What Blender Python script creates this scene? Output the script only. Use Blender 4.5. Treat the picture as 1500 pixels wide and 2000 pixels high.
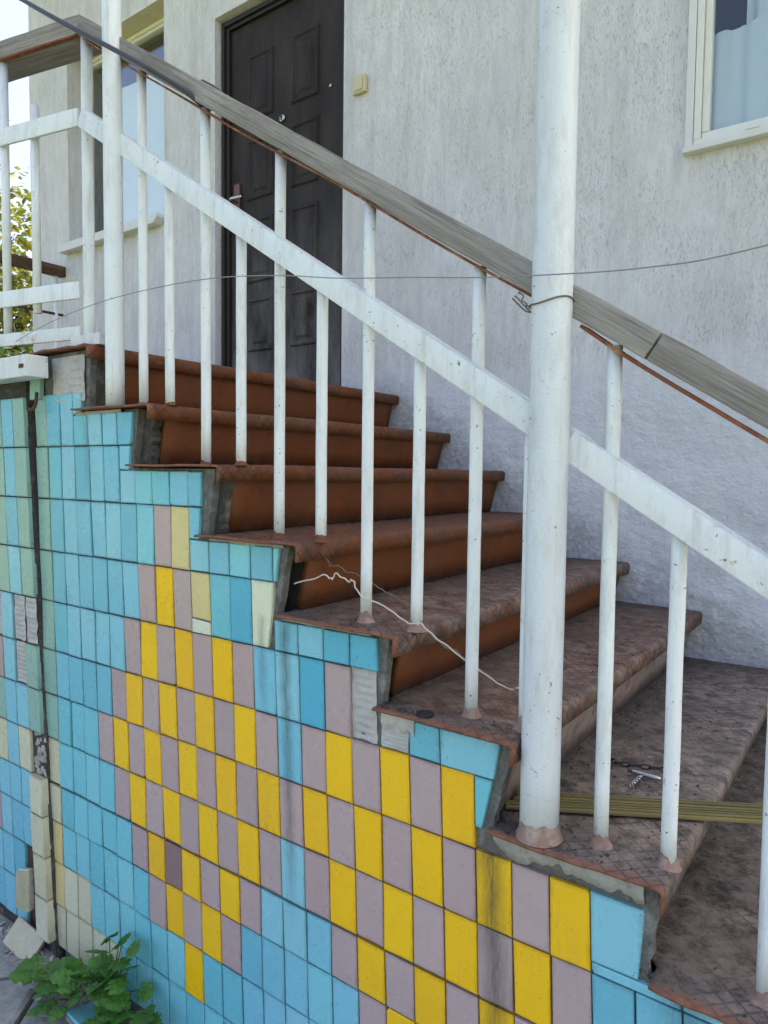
import bpy, bmesh, math, random
from mathutils import Vector, Matrix, Euler, noise
random.seed(7)
scene = bpy.context.scene
for o in list(bpy.data.objects):
    bpy.data.objects.remove(o)
COL = scene.collection

# ------------------------------------------------------------------ camera
cam_d = bpy.data.cameras.new('camera')
cam = bpy.data.objects.new('camera', cam_d); COL.objects.link(cam)
CX, CY, CZ, YAW, PIT, ROL, FPX = 1.6106, -0.9849, -0.3038, -0.6262, -0.0561, 0.0119, 1368.17
fw = Vector((math.sin(YAW)*math.cos(PIT), math.cos(YAW)*math.cos(PIT), math.sin(PIT)))
rt = Vector((math.cos(YAW), -math.sin(YAW), 0)); up = rt.cross(fw)
r2 = rt*math.cos(ROL)+up*math.sin(ROL); u2 = -rt*math.sin(ROL)+up*math.cos(ROL)
cam.matrix_world = Matrix(((r2.x, u2.x, -fw.x, CX), (r2.y, u2.y, -fw.y, CY), (r2.z, u2.z, -fw.z, CZ), (0, 0, 0, 1)))
cam_d.sensor_fit = 'HORIZONTAL'; cam_d.sensor_width = 36; cam_d.lens = FPX/1500*36
cam_d.clip_start = 0.02; cam_d.clip_end = 2000
scene.camera = cam

# ------------------------------------------------------------------ light
SUN_AZ, SUN_EL = math.radians(30), math.radians(44)      # behind the house: the stairs lie in its shade
w = bpy.data.worlds.new('World'); scene.world = w; w.use_nodes = True
nt = w.node_tree; nt.nodes.clear()
wo = nt.nodes.new('ShaderNodeOutputWorld'); bg = nt.nodes.new('ShaderNodeBackground')
sk = nt.nodes.new('ShaderNodeTexSky'); sk.sky_type = 'NISHITA'; sk.sun_disc = False
sk.sun_elevation = SUN_EL; sk.sun_rotation = SUN_AZ; sk.dust_density = 7.0; sk.air_density = 0.55; sk.ozone_density = 0.0
bg.inputs[1].default_value = 0.15
nt.links.new(sk.outputs[0], bg.inputs[0]); nt.links.new(bg.outputs[0], wo.inputs[0])
sd = bpy.data.lights.new('sun', 'SUN'); sd.energy = 3.0; sd.angle = math.radians(0.6); sd.color = (1, .9, .74)
so = bpy.data.objects.new('sun', sd); COL.objects.link(so)
S = Vector((math.sin(SUN_AZ)*math.cos(SUN_EL), math.cos(SUN_AZ)*math.cos(SUN_EL), math.sin(SUN_EL)))
so.rotation_euler = S.to_track_quat('Z', 'Y').to_euler(); so.location = S*20
scene.view_settings.view_transform = 'Standard'; scene.view_settings.look = 'None'
scene.view_settings.gamma = 1; scene.view_settings.use_curve_mapping = False
scene.view_settings.exposure = 2.3
scene.render.engine = 'CYCLES'

# ------------------------------------------------------------------ helpers
WM = {}
def mk(name, V, F, mat, parent=None, smooth=False, mw=None):
    me = bpy.data.meshes.new(name)
    me.from_pydata([tuple(v) for v in V], [], [tuple(f) for f in F]); me.update()
    return mko(name, me, mat, parent, smooth, mw)
def mko(name, me, mat, parent=None, smooth=False, mw=None):
    if mat is not None and not me.materials: me.materials.append(mat)
    if smooth:
        for pl in me.polygons: pl.use_smooth = True
    o = bpy.data.objects.new(name, me); COL.objects.link(o)
    place(o, parent, mw); return o
def place(o, parent=None, mw=None):
    m = mw if mw is not None else Matrix.Identity(4)
    if parent is not None:
        o.parent = parent; o.matrix_parent_inverse = WM[parent.name].inverted()
    o.matrix_basis = m; WM[o.name] = m.copy()
def empty(name, loc):
    o = bpy.data.objects.new(name, None); COL.objects.link(o); o.empty_display_size = .1
    place(o, None, Matrix.Translation(loc)); return o
def tag(o, label=None, cat=None, group=None, kind=None):
    if label: o['label'] = label
    if cat: o['category'] = cat
    if group: o['group'] = group
    if kind: o['kind'] = kind
    return o
class MB:
    def __init__(s): s.V = []; s.F = []
    def add(s, V, F):
        b = len(s.V); s.V += [Vector(v) for v in V]; s.F += [tuple(b+i for i in f) for f in F]
    def box(s, x0, x1, y0, y1, z0, z1):
        s.add([(x0,y0,z0),(x1,y0,z0),(x1,y1,z0),(x0,y1,z0),(x0,y0,z1),(x1,y0,z1),(x1,y1,z1),(x0,y1,z1)],
              [(0,3,2,1),(4,5,6,7),(0,1,5,4),(1,2,6,5),(2,3,7,6),(3,0,4,7)])
    def prism(s, poly, y0, y1):          # poly in (x,z), counter-clockwise seen from -y
        n = len(poly)
        s.add([(x,y0,z) for x,z in poly]+[(x,y1,z) for x,z in poly],
              [tuple(range(n)), tuple(range(2*n-1, n-1, -1))]+[(i, n+i, n+(i+1)%n, (i+1)%n) for i in range(n)])
    def tube(s, P, R, seg=12, cap=True):
        P = [Vector(q) for q in P]; n = len(P)
        if not isinstance(R, (list, tuple)): R = [R]*n
        prev = None; V = []; F = []
        for i in range(n):
            t = (P[min(i+1,n-1)]-P[max(i-1,0)]).normalized()
            a = Vector((0,0,1)) if abs(t.z) < .9 else Vector((1,0,0))
            u = t.cross(a).normalized() if prev is None else (prev-t*prev.dot(t)).normalized()
            prev = u; v = t.cross(u)
            for k in range(seg):
                an = 2*math.pi*k/seg
                V.append(P[i]+(u*math.cos(an)+v*math.sin(an))*R[i])
        for i in range(n-1):
            for k in range(seg):
                a, b = i*seg+k, i*seg+(k+1)%seg
                F.append((a, b, b+seg, a+seg))
        if cap: F += [tuple(range(seg-1,-1,-1)), tuple(range((n-1)*seg, n*seg))]
        s.add(V, F)
    def build(s, name, mat, parent=None, smooth=False, mw=None): return mk(name, s.V, s.F, mat, parent, smooth, mw)
def bevel(o, wd=.002, seg=2):
    bm = bmesh.new(); bm.from_mesh(o.data)
    bmesh.ops.bevel(bm, geom=bm.edges[:], offset=wd, segments=seg, affect='EDGES', profile=.6)
    bm.to_mesh(o.data); bm.free(); return o
def autosmooth(o, ang=40):
    for pl in o.data.polygons: pl.use_smooth = True
    bm = bmesh.new(); bm.from_mesh(o.data)
    for e in bm.edges:
        if len(e.link_faces) == 2 and e.calc_face_angle(0) > math.radians(ang): e.smooth = False
    bm.to_mesh(o.data); bm.free(); return o
def spline(P, n=8):
    P = [Vector(q) for q in P]; out = []
    for i in range(len(P)-1):
        a, b, c, d = P[max(i-1,0)], P[i], P[i+1], P[min(i+2,len(P)-1)]
        for k in range(n):
            t = k/n
            out.append(.5*((2*b)+(c-a)*t+(2*a-5*b+4*c-d)*t*t+(3*b-a-3*c+d)*t**3))
    return out+[P[-1]]

# ------------------------------------------------------------------ materials
def srgb(r, g, b):
    f = lambda c: ((c/255+.055)/1.055)**2.4 if c > 10 else c/255/12.92
    return (f(r), f(g), f(b), 1)
class NM:
    def __init__(s, name):
        s.m = bpy.data.materials.new(name); s.m.use_nodes = True; s.t = s.m.node_tree
        s.b = s.t.nodes['Principled BSDF']
    def n(s, typ, **kw):
        x = s.t.nodes.new('ShaderNode'+typ)
        for k, v in kw.items(): setattr(x, k, v)
        return x
    def l(s, a, b): s.t.links.new(a, b)
    def pos(s): return s.n('NewGeometry').outputs['Position']
    def obj(s): return s.n('TexCoord').outputs['Object']
    def scaled(s, vec, sc, rot=(0,0,0), loc=(0,0,0)):
        m = s.n('Mapping'); m.inputs['Scale'].default_value = sc; m.inputs['Rotation'].default_value = rot; m.inputs['Location'].default_value = loc
        s.l(vec, m.inputs['Vector']); return m.outputs[0]
    def noise(s, vec, scale, detail=4, rough=.6, dist=0):
        x = s.n('TexNoise'); x.inputs['Scale'].default_value = scale; x.inputs['Detail'].default_value = detail
        x.inputs['Roughness'].default_value = rough; x.inputs['Distortion'].default_value = dist
        s.l(vec, x.inputs['Vector']); return x.outputs['Fac']
    def ramp(s, fac, stops):
        r = s.n('ValToRGB'); e = r.color_ramp.elements
        while len(e) < len(stops): e.new(.5)
        for k, (p, c) in enumerate(stops):
            e[k].position = p; e[k].color = c if isinstance(c, tuple) else (c, c, c, 1)
        s.l(fac, r.inputs[0]); return r.outputs[0]
    def mix(s, fac, a, b, mode='MIX'):
        x = s.n('Mix', data_type='RGBA', blend_type=mode)
        for sock, v in ((x.inputs[0], fac), (x.inputs[6], a), (x.inputs[7], b)):
            if hasattr(v, 'is_output'): s.l(v, sock)
            else: sock.default_value = v
        return x.outputs[2]
    def math(s, op, a, b=0.0, c=0.0):
        x = s.n('Math', operation=op)
        for i, v in enumerate((a, b, c)):
            if hasattr(v, 'is_output'): s.l(v, x.inputs[i])
            else: x.inputs[i].default_value = v
        return x.outputs[0]
    def sep(s, vec):
        x = s.n('SeparateXYZ'); s.l(vec, x.inputs[0]); return x.outputs
    def rnd(s): return s.n('ObjectInfo').outputs['Random']
    def bump(s, h, st=.3, dist=.01, prev=None):
        b = s.n('Bump'); b.inputs['Strength'].default_value = st; b.inputs['Distance'].default_value = dist
        s.l(h, b.inputs['Height'])
        if prev is not None: s.l(prev, b.inputs['Normal'])
        return b.outputs[0]
    def out(s, col=None, rough=None, nrm=None, **kw):
        for sock, v in ((s.b.inputs['Base Color'], col), (s.b.inputs['Roughness'], rough), (s.b.inputs['Normal'], nrm)):
            if v is None: continue
            if hasattr(v, 'is_output'): s.l(v, sock)
            else: sock.default_value = v
        for k, v in kw.items(): s.b.inputs[k.replace('_', ' ')].default_value = v
        return s.m

# vertical grime runs on the tiled wall: (x at z=-0.8, half width, z top, z bottom, strength)
STREAKS = [(.650, .012, -.60, -1.20, .75), (1.103, .020, -.90, -1.34, .9), (.585, .010, -.62, -.80, .45), (1.40, .03, -1.03, -1.4, .5), (-.03, .012, -.16, -.36, .35)]
def tile_mat(name, c1, c2, c3=None):
    k = NM(name); P = k.pos(); x, y, z = k.sep(P)
    rn = k.rnd()
    col = k.ramp(rn, [(0, c1), (.55, c2), (1, c3 or c1)])
    mott = k.noise(P, 9, 5); col = k.mix(k.math('MULTIPLY', mott, .22), col, k.mix(1, col, (.72, .74, .74, 1), 'MULTIPLY'))
    brush = k.noise(k.scaled(P, (180, 60, 9)), 1, 3); col = k.mix(k.ramp(brush, [(.55, 0.0), (.75, .14)]), col, (.24, .25, .25, 1))
    spk = k.ramp(k.noise(P, 210, 2, .5), [(.67, 0.0), (.71, 1.0)]); msk = k.ramp(k.noise(P, 14, 3), [(.45, 0.0), (.6, 1.0)])
    col = k.mix(k.math('MULTIPLY', k.math('MULTIPLY', spk, msk), .7), col, (.10, .085, .07, 1))
    gr_ = k.ramp(k.noise(P, 3.0, 7, .7), [(.50, 0.0), (.8, .20)]); col = k.mix(gr_, col, k.mix(1, col, (.52, .50, .47, 1), 'MULTIPLY'))
    # fine scuffs
    sc = k.ramp(k.noise(k.scaled(P, (55, 55, 160), (0, .5, 0)), 1, 4), [(.68, 0.0), (.72, .5)]); col = k.mix(k.math('MULTIPLY', sc, msk), col, (.18, .17, .16, 1))
    wob = k.math('MULTIPLY', k.math('SUBTRACT', k.noise(k.scaled(P, (3, 3, 14)), 1, 3), .5), .02)
    for (x0, hw, zt, zb, st) in STREAKS:
        xx = k.math('SUBTRACT', k.math('ADD', x, k.math('ADD', wob, k.math('MULTIPLY', k.math('ADD', z, .8), .044))), x0)
        g = k.math('SUBTRACT', 1, k.math('MINIMUM', k.math('DIVIDE', k.math('ABSOLUTE', xx), hw*1.7), 1))
        zz = k.math('MULTIPLY', k.ramp(k.math('DIVIDE', k.math('SUBTRACT', zt+.03, z), zt-zb+.06), [(0, 0.0), (.08, 1.0), (.7, .8), (1, 0.0)]), st)
        fine = k.ramp(k.noise(k.scaled(P, (240, 60, 30)), 1, 3), [(.3, .55), (.65, 1.0)])
        m_ = k.math('MULTIPLY', k.math('MULTIPLY', k.math('POWER', g, 1.0), zz), fine)
        col = k.mix(m_, col, (.045, .04, .032, 1))
    G = k.sep(k.n('TexCoord').outputs['Generated'])
    ed = lambda v: k.math('SUBTRACT', .5, k.math('ABSOLUTE', k.math('SUBTRACT', v, .5)))
    e_ = k.math('MINIMUM', ed(G[0]), k.math('MULTIPLY', ed(G[2]), 2.0))
    eg = k.ramp(k.math('ADD', e_, k.math('MULTIPLY', k.math('SUBTRACT', k.noise(P, 40, 5, .7), .5), .16)), [(.0, .55), (.045, .28), (.11, 0.0)])
    col = k.mix(eg, col, k.mix(1, col, (.42, .37, .30, 1), 'MULTIPLY'))
    nb = k.noise(P, 55, 3); bp = k.bump(nb, .12, .004); bp = k.bump(k.noise(P, 420, 2), .05, .001, bp)
    ro = k.math('ADD', k.math('MULTIPLY', k.noise(P, 22, 4), .45), .08)
    return k.out(col, ro, bp, Specular_IOR_Level=.45)
M = {}
M['blue'] = tile_mat('glazed_blue', srgb(110,188,206), srgb(128,200,218), srgb(142,206,218))
M['teal_lit'] = tile_mat('glazed_teal_lit', srgb(112,196,208), srgb(124,206,216), srgb(136,210,218))  # teal glaze, brightened to put the stronger light at the left into its colour
M['bright'] = tile_mat('glazed_bright_blue', srgb(80,178,206), srgb(92,184,208))
M['yellow'] = tile_mat('glazed_yellow', srgb(250,198,14), srgb(252,204,20), srgb(246,192,28))
M['mauve'] = tile_mat('glazed_mauve', srgb(184,160,158), srgb(192,170,166), srgb(178,158,156))
M['plum'] = tile_mat('glazed_plum', srgb(146,116,114), srgb(148,118,116))
M['cream'] = tile_mat('glazed_cream', srgb(212,212,176), srgb(218,216,186), srgb(208,206,170))
M['pale'] = tile_mat('glazed_pale_yellow', srgb(222,206,140), srgb(218,202,146))
M['mint'] = tile_mat('glazed_mint', srgb(150,190,174), srgb(140,182,170), srgb(156,192,176))
M['ivory'] = tile_mat('glazed_ivory', srgb(222,230,200), srgb(220,226,206))

def rough_mat(name, c1, c2, c3, sc=12, ro=.9, bs=.5, bd=.004, dirt=.5, dirtc=(.05,.045,.04,1)):
    k = NM(name); P = k.pos()
    col = k.ramp(k.noise(P, sc, 6, .65), [(.3, c1), (.5, c2), (.7, c3)])
    d = k.ramp(k.noise(P, sc*3.3, 5, .7), [(.52, 0.0), (.72, dirt)]); col = k.mix(d, col, dirtc)
    bp = k.bump(k.noise(P, 60, 6, .7), bs, bd); bp = k.bump(k.noise(P, 320, 3), bs*.6, bd*.4, bp)
    return k.out(col, ro, bp, Specular_IOR_Level=.25)
M['mortar'] = rough_mat('mortar', srgb(150,148,140), srgb(172,170,160), srgb(128,126,120), 14, dirt=.45)
M['darkmortar'] = rough_mat('dark_mortar', srgb(96,94,90), srgb(70,68,64), srgb(120,118,112), 20, bs=.9, bd=.008, dirt=.75)
M['ribmortar'] = rough_mat('ribbed_mortar', srgb(196,194,186), srgb(186,184,178), srgb(170,168,162), 14, dirt=.25)
M['concrete'] = rough_mat('concrete', srgb(104,102,98), srgb(88,86,82), srgb(120,118,112), 8, bs=.6, bd=.006, dirt=.55)
M['pave'] = rough_mat('pavement_concrete', srgb(160,162,158), srgb(136,138,134), srgb(178,178,172), 7, bs=.6, bd=.006, dirt=.5)
M['soil'] = rough_mat('dry_grass_ground', srgb(118,124,84), srgb(104,116,72), srgb(134,132,100), 9, bs=.9, bd=.02, dirt=.3)  # unseen yard; grass tone picked to bounce greenish light onto the wall
M['grout'] = rough_mat('grout', srgb(126,126,120), srgb(100,100,95), srgb(146,146,138), 30, dirt=.7)
M['tileback'] = rough_mat('tile_body', srgb(206,200,190), srgb(196,188,176), srgb(214,210,200), 20, dirt=.2)

def brown_mat(name, pink, dirt, diamonds=True):
    k = NM(name); P = k.pos(); O = k.obj(); x, y, z = k.sep(P)
    base = k.ramp(k.noise(P, 7, 5), [(.3, srgb(104,57,25)), (.6, srgb(117,64,28)), (.8, srgb(128,76,38))])
    pk = k.ramp(k.noise(P, 11, 5), [(.3, srgb(142,126,116)), (.6, srgb(156,140,129)), (.8, srgb(128,112,102))])
    wr = k.ramp(k.noise(P, 22, 7, .72), [(max(0, .62-pink*.42), 0.0), (min(1, .86-pink*.42), 1.0)])
    col = k.mix(k.math('MULTIPLY', wr, min(1, pink*1.2)), base, pk)
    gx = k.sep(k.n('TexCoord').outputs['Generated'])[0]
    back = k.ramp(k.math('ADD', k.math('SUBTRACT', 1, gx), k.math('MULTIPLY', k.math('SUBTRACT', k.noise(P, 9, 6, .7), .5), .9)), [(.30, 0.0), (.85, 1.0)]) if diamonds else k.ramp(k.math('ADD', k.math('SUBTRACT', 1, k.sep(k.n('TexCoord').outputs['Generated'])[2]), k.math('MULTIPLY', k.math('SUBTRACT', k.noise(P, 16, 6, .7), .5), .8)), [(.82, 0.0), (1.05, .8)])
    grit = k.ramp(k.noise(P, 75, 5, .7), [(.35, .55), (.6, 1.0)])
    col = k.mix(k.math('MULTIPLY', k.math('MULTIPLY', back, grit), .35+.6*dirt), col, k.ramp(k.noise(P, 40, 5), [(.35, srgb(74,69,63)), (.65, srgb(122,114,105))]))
    d1 = k.ramp(k.noise(P, 30, 7, .75), [(.60-dirt*.16, 0.0), (.74-dirt*.12, .85)]); col = k.mix(d1, col, (.035, .028, .022, 1))
    d2 = k.ramp(k.noise(P, 5, 4), [(.42, 0.0), (.7, .6*dirt)]); col = k.mix(d2, col, (.10, .085, .07, 1))
    bp = k.bump(k.noise(P, 140, 4), .25, .002)
    if diamonds:
        ru = k.ramp(k.math('ADD', y, k.math('MULTIPLY', k.math('SUBTRACT', k.noise(P, 30, 5, .7), .5), .04)), [(.004, .85), (.022, 0.0)])
        col = k.mix(ru, col, k.ramp(k.noise(P, 60, 4), [(.35, srgb(112,70,50)), (.65, srgb(150,98,70))]))
        # raised lozenge lattice of the chequer plate; on the lip the z axis continues the x axis
        u = k.math('SUBTRACT', x, z); a = k.math('ADD', u, y); b = k.math('SUBTRACT', u, y)
        tri = lambda v, pp: k.math('ABSOLUTE', k.math('SUBTRACT', k.math('FRACT', k.math('MULTIPLY', v, 1/pp)), .5))
        g = k.math('MINIMUM', tri(a, .030), tri(b, .030))
        g = k.math('MULTIPLY', k.ramp(g, [(.0, 1.0), (.06, 1.0), (.11, 0.0)]), k.math('MULTIPLY', k.ramp(k.noise(P, 7, 5, .7), [(.40, 0.05), (.58, 1.0)]), k.ramp(gx, [(.3, .1), (.6, 1.0)])))
        bp = k.bump(g, .55, .0022, bp)
        # the lattice lines are also darkened in the colour
        col = k.mix(k.math('MULTIPLY', g, .55), col, (.045, .03, .025, 1))
    ro = k.math('ADD', k.math('MULTIPLY', k.noise(P, 18, 4), .4), .42)
    return k.out(col, ro, bp, Specular_IOR_Level=.35)
M['tread0'] = brown_mat('tread_brown_paint', .22, .65)
M['tread1'] = brown_mat('tread_worn_brown_paint', .62, .85)
M['tread2'] = brown_mat('tread_worn_pink_paint', .92, 1.0)
M['riser0'] = brown_mat('riser_brown_paint', .03, .35, False)
M['riser1'] = brown_mat('riser_worn_paint', .85, .45, False)

def white_metal(name, c=(230,236,236), peel=.15, rustamt=.5):
    k = NM(name); P = k.pos()
    col = k.mix(k.math('MULTIPLY', k.noise(P, 8, 5), .3), srgb(*c), srgb(196,200,200))
    runs = k.ramp(k.noise(k.scaled(P, (70, 70, 5)), 1, 4), [(.56, 0.0), (.72, .35)]); col = k.mix(runs, col, srgb(176,172,160))
    sp = k.ramp(k.noise(P, 110, 3), [(.665, 0.0), (.70, .9)]); m_ = k.ramp(k.noise(P, 6, 3), [(.44, 0.0), (.56, 1.0)])
    col = k.mix(k.math('MULTIPLY', sp, m_), col, srgb(60,56,52))
    ru = k.ramp(k.noise(P, 26, 6, .7), [(.675-.05*rustamt, 0.0), (.72, .9)]); col = k.mix(k.math('MULTIPLY', ru, m_), col, srgb(140,92,58))
    gd = k.ramp(k.noise(k.scaled(P, (22, 22, 7)), 1, 6, .75), [(.48, 0.0), (.72, .42)]); col = k.mix(gd, col, srgb(158,158,152))
    bp = k.bump(k.noise(P, 190, 3, .6), peel, .003); bp = k.bump(k.noise(k.scaled(P, (60, 60, 12)), 1, 4), .3, .003, bp)
    return k.out(col, .42, bp, Specular_IOR_Level=.4)
M['white'] = white_metal('white_paint_on_steel')
M['pillar'] = white_metal('white_paint_on_pillar', (216,223,225), .5, .1)
M['whiterust'] = white_metal('flaking_white_paint', (224,228,226), .5, 2.2)
def wood(name, c1, c2, c3):
    k = NM(name); O = k.obj()
    g = k.noise(k.scaled(O, (2.6, 50, 50)), 1, 8, .68, 1.4); g2 = k.noise(k.scaled(O, (5, 300, 300)), 1, 4, .6, .5)
    col = k.ramp(g, [(.25, c1), (.5, c2), (.75, c3)])
    col = k.mix(k.ramp(g2, [(.5, 0.0), (.68, .6)]), col, (c1[0]*.35, c1[1]*.35, c1[2]*.35, 1))
    bl = k.ramp(k.noise(k.scaled(O, (4, 12, 12)), 1, 6, .7), [(.46, 0.0), (.72, .6)]); col = k.mix(bl, col, srgb(112,100,88))
    ck = k.ramp(k.noise(k.scaled(O, (1.5, 130, 130), (0, 0, 0), (7, 3, 1)), 1, 2), [(.70, 0.0), (.73, .85)]); col = k.mix(ck, col, srgb(48,42,36))
    bp = k.bump(g2, .6, .003); bp = k.bump(g, .5, .004, bp)
    return k.out(col, .85, bp, Specular_IOR_Level=.2)
M['wood'] = wood('weathered_wood', srgb(126,122,116), srgb(152,148,142), srgb(176,172,166))
M['brownwood'] = wood('dark_brown_wood', srgb(72,54,42), srgb(92,70,54), srgb(112,88,70))
M['rust'] = rough_mat('rusty_steel', srgb(150,96,66), srgb(118,72,48), srgb(176,128,96), 24, .8, .5, .003, .4)
M['darkrust'] = rough_mat('dark_rusty_steel', srgb(74,56,46), srgb(96,66,50), srgb(54,44,38), 24, .8, .6, .003, .5)
M['collar'] = rough_mat('paint_daubed_weld', srgb(168,144,132), srgb(150,122,108), srgb(182,162,150), 30, .6, .6, .006, .4)
M['void'] = rough_mat('dark_cavity', srgb(34,32,30), srgb(26,25,24), srgb(42,40,38), 10)

def plain(name, c, ro=.5, metal=0.0, var=.15, bs=.1):
    k = NM(name); P = k.pos()
    col = k.mix(k.math('MULTIPLY', k.noise(P, 20, 4), var*2), c, (c[0]*.6, c[1]*.6, c[2]*.6, 1))
    return k.out(col, ro, k.bump(k.noise(P, 150, 3), bs, .002), Metallic=metal)
M['steelwire'] = plain('galvanised_wire', srgb(150,152,152), .45, .6)
M['scrapwire'] = plain('pale_scrap_wire', srgb(206,200,188), .5, .15)
M['darkwire'] = plain('dull_wire', srgb(120,112,104), .55, .5)
M['cable'] = plain('black_cable', srgb(52,52,58), .5)
M['black'] = plain('black_rubber', srgb(38,36,36), .6)
M['chrome'] = plain('bright_steel', srgb(190,192,196), .25, 1.0)
M['brass'] = plain('dull_brass_strip', srgb(150,138,92), .48, .35, .3)
M['pvc'] = plain('white_plastic', srgb(226,226,216), .35, 0, .12)
M['sillw'] = plain('white_sill', srgb(222,222,214), .45, 0, .15)
M['ivoryplastic'] = plain('ivory_plastic', srgb(206,196,152), .4, 0, .1)
M['soffit'] = rough_mat('cream_reveal_paint', srgb(206,196,166), srgb(198,188,158), srgb(214,205,178), 6, dirt=.12, bs=.25)
M['reflection_curtain'] = plain('white_curtain_and_reflection', srgb(214,222,234), .9, 0, .05)
M['lacewhite'] = plain('white_blind', srgb(248,250,251), .9, 0, .02)
M['doorknobbrown'] = plain('brown_plastic', srgb(112,74,58), .5)
M['interior'] = plain('interior_plaster', srgb(84,88,84), .9)
M['roofing'] = plain('grey_roof_sheet', srgb(120,118,116), .8)

def stucco():
    k = NM('grey_grooved_stucco'); P = k.pos(); x, y, z = k.sep(P)
    big = k.noise(k.scaled(P, (2.2, 2.2, 1.2)), 1, 5, .6)
    col = k.ramp(big, [(.3, srgb(202,202,201)), (.5, srgb(219,220,219)), (.7, srgb(228,229,226))])
    col = k.mix(k.math('MULTIPLY', k.noise(P, 3.1, 4), .45), col, srgb(222,214,218))
    col = k.mix(k.ramp(k.noise(k.scaled(P, (14, 14, 1.6)), 1, 6, .7), [(.45, 0.0), (.68, .38)]), col, srgb(200,200,192))
    mot = k.ramp(k.noise(k.scaled(P, (38, 38, 9)), 1, 8, .75, .3), [(.40, 0.0), (.66, .55)]); col = k.mix(mot, col, srgb(186,186,184))
    mot2 = k.ramp(k.noise(k.scaled(P, (1.5, 1.5, .9), (0, 0, 0), (4, 0, 0)), 1, 6, .7), [(.45, 0.0), (.7, .35)]); col = k.mix(mot2, col, srgb(190,184,180))
    # smooth repair band / plinth below
    lvl = k.math('ADD', z, k.math('MULTIPLY', k.math('SUBTRACT', k.noise(P, 2.5, 4), .5), .25))
    upm = k.ramp(k.math('ADD', k.math('MULTIPLY', lvl, 1.0), .5), [(.42, 0.0), (.62, 1.0)])
    gr = k.noise(k.scaled(P, (250, 250, 64)), 1, 5, .65, .6)
    gm = k.ramp(gr, [(.57, 0.0), (.64, 1.0)])
    area = k.ramp(k.noise(P, 5, 3), [(.36, .15), (.58, 1.0)])
    gm = k.math('MULTIPLY', k.math('MULTIPLY', gm, area), upm)
    col = k.mix(k.math('MULTIPLY', gm, .24), col, srgb(120,117,114))
    low = k.math('SUBTRACT', 1, upm)
    col = k.mix(k.math('MULTIPLY', low, .5), col, srgb(218,224,230))
    pit = k.ramp(k.noise(P, 70, 5, .7), [(.64, 0.0), (.72, .6)]); col = k.mix(k.math('MULTIPLY', pit, low), col, srgb(120,118,118))
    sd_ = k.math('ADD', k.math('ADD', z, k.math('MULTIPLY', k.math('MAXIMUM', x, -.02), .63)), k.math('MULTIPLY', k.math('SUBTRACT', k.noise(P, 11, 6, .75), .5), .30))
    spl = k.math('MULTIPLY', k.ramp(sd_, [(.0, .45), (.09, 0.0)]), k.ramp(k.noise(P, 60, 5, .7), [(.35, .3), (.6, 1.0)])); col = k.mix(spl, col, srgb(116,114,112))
    run = k.math('MULTIPLY', k.ramp(k.noise(k.scaled(P, (9, 9, .7), (0, 0, 0), (2, 0, 0)), 1, 5, .6), [(.52, 0.0), (.70, .30)]), k.ramp(k.math('MULTIPLY', z, .5), [(.05, .2), (.5, 1.0)])); col = k.mix(run, col, srgb(158,150,138))
    fine = k.noise(P, 160, 4); 
    h = k.math('SUBTRACT', k.math('MULTIPLY', fine, .35), gm)
    bp = k.bump(h, .6, .004)
    bp = k.bump(k.math('MULTIPLY', k.noise(P, 26, 6, .65), low), .6, .02, bp)
    bp = k.bump(k.noise(P, 9, 4), .25, .02, bp)
    return k.out(col, .92, bp, Specular_IOR_Level=.2)
M['stucco'] = stucco()
def doormat():
    k = NM('dark_brown_door_skin'); P = k.pos(); x, y, z = k.sep(P)
    col = k.ramp(k.noise(k.scaled(P, (8, 8, 2)), 1, 5), [(.3, srgb(30,24,19)), (.6, srgb(42,34,27)), (.8, srgb(54,45,36))])
    dust = k.math('MULTIPLY', k.ramp(k.noise(k.scaled(P, (9, 9, 3)), 1, 6, .7), [(.28, 0.0), (.62, 1.0)]), k.ramp(k.math('MULTIPLY', z, 1.0), [(.1, 1.0), (.5, .55), (.9, 0.14)]))
    col = k.mix(k.math('MULTIPLY', dust, .8), col, srgb(128,124,120))
    return k.out(col, .6, k.bump(k.noise(P, 260, 3), .2, .001), Specular_IOR_Level=.18)
M['door'] = doormat()
M['doorframe'] = plain('dark_brown_door_frame', srgb(34,27,22), .55, 0, .25)
def glass():
    k = NM('window_glass'); k.t.nodes.remove(k.b)
    o = k.t.nodes['Material Output']; tr = k.n('BsdfTransparent'); gl = k.n('BsdfGlossy'); gl.inputs['Roughness'].default_value = .02
    tr.inputs[0].default_value = (.92, .95, .94, 1)
    fr = k.n('LayerWeight'); mx = k.n('MixShader')
    f2 = k.math('ADD', k.math('MULTIPLY', k.math('POWER', fr.outputs['Facing'], 2.5), .85), .05)
    k.l(f2, mx.inputs[0]); k.l(tr.outputs[0], mx.inputs[1]); k.l(gl.outputs[0], mx.inputs[2]); k.l(mx.outputs[0], o.inputs[0]); return k.m
M['glass'] = glass()
def leafmat(name, c1, c2, c3, trans=.35):
    k = NM(name); P = k.pos(); o = k.t.nodes['Material Output']
    col = k.ramp(k.noise(P, 7, 4), [(.3, c1), (.5, c2), (.72, c3)])
    col = k.mix(k.math('MULTIPLY', k.noise(P, 90, 3), .4), col, c1)
    col = k.mix(k.math('MULTIPLY', k.rnd(), .55), col, (c1[0]*.6, c1[1]*.62, c1[2]*.6, 1))
    k.out(col, .5, k.bump(k.noise(P, 120, 2), .2, .003))
    tl = k.n('BsdfTranslucent'); k.l(col, tl.inputs[0]); mx = k.n('MixShader'); mx.inputs[0].default_value = trans
    k.l(k.b.outputs[0], mx.inputs[1]); k.l(tl.outputs[0], mx.inputs[2]); k.l(mx.outputs[0], o.inputs[0]); return k.m
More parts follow.
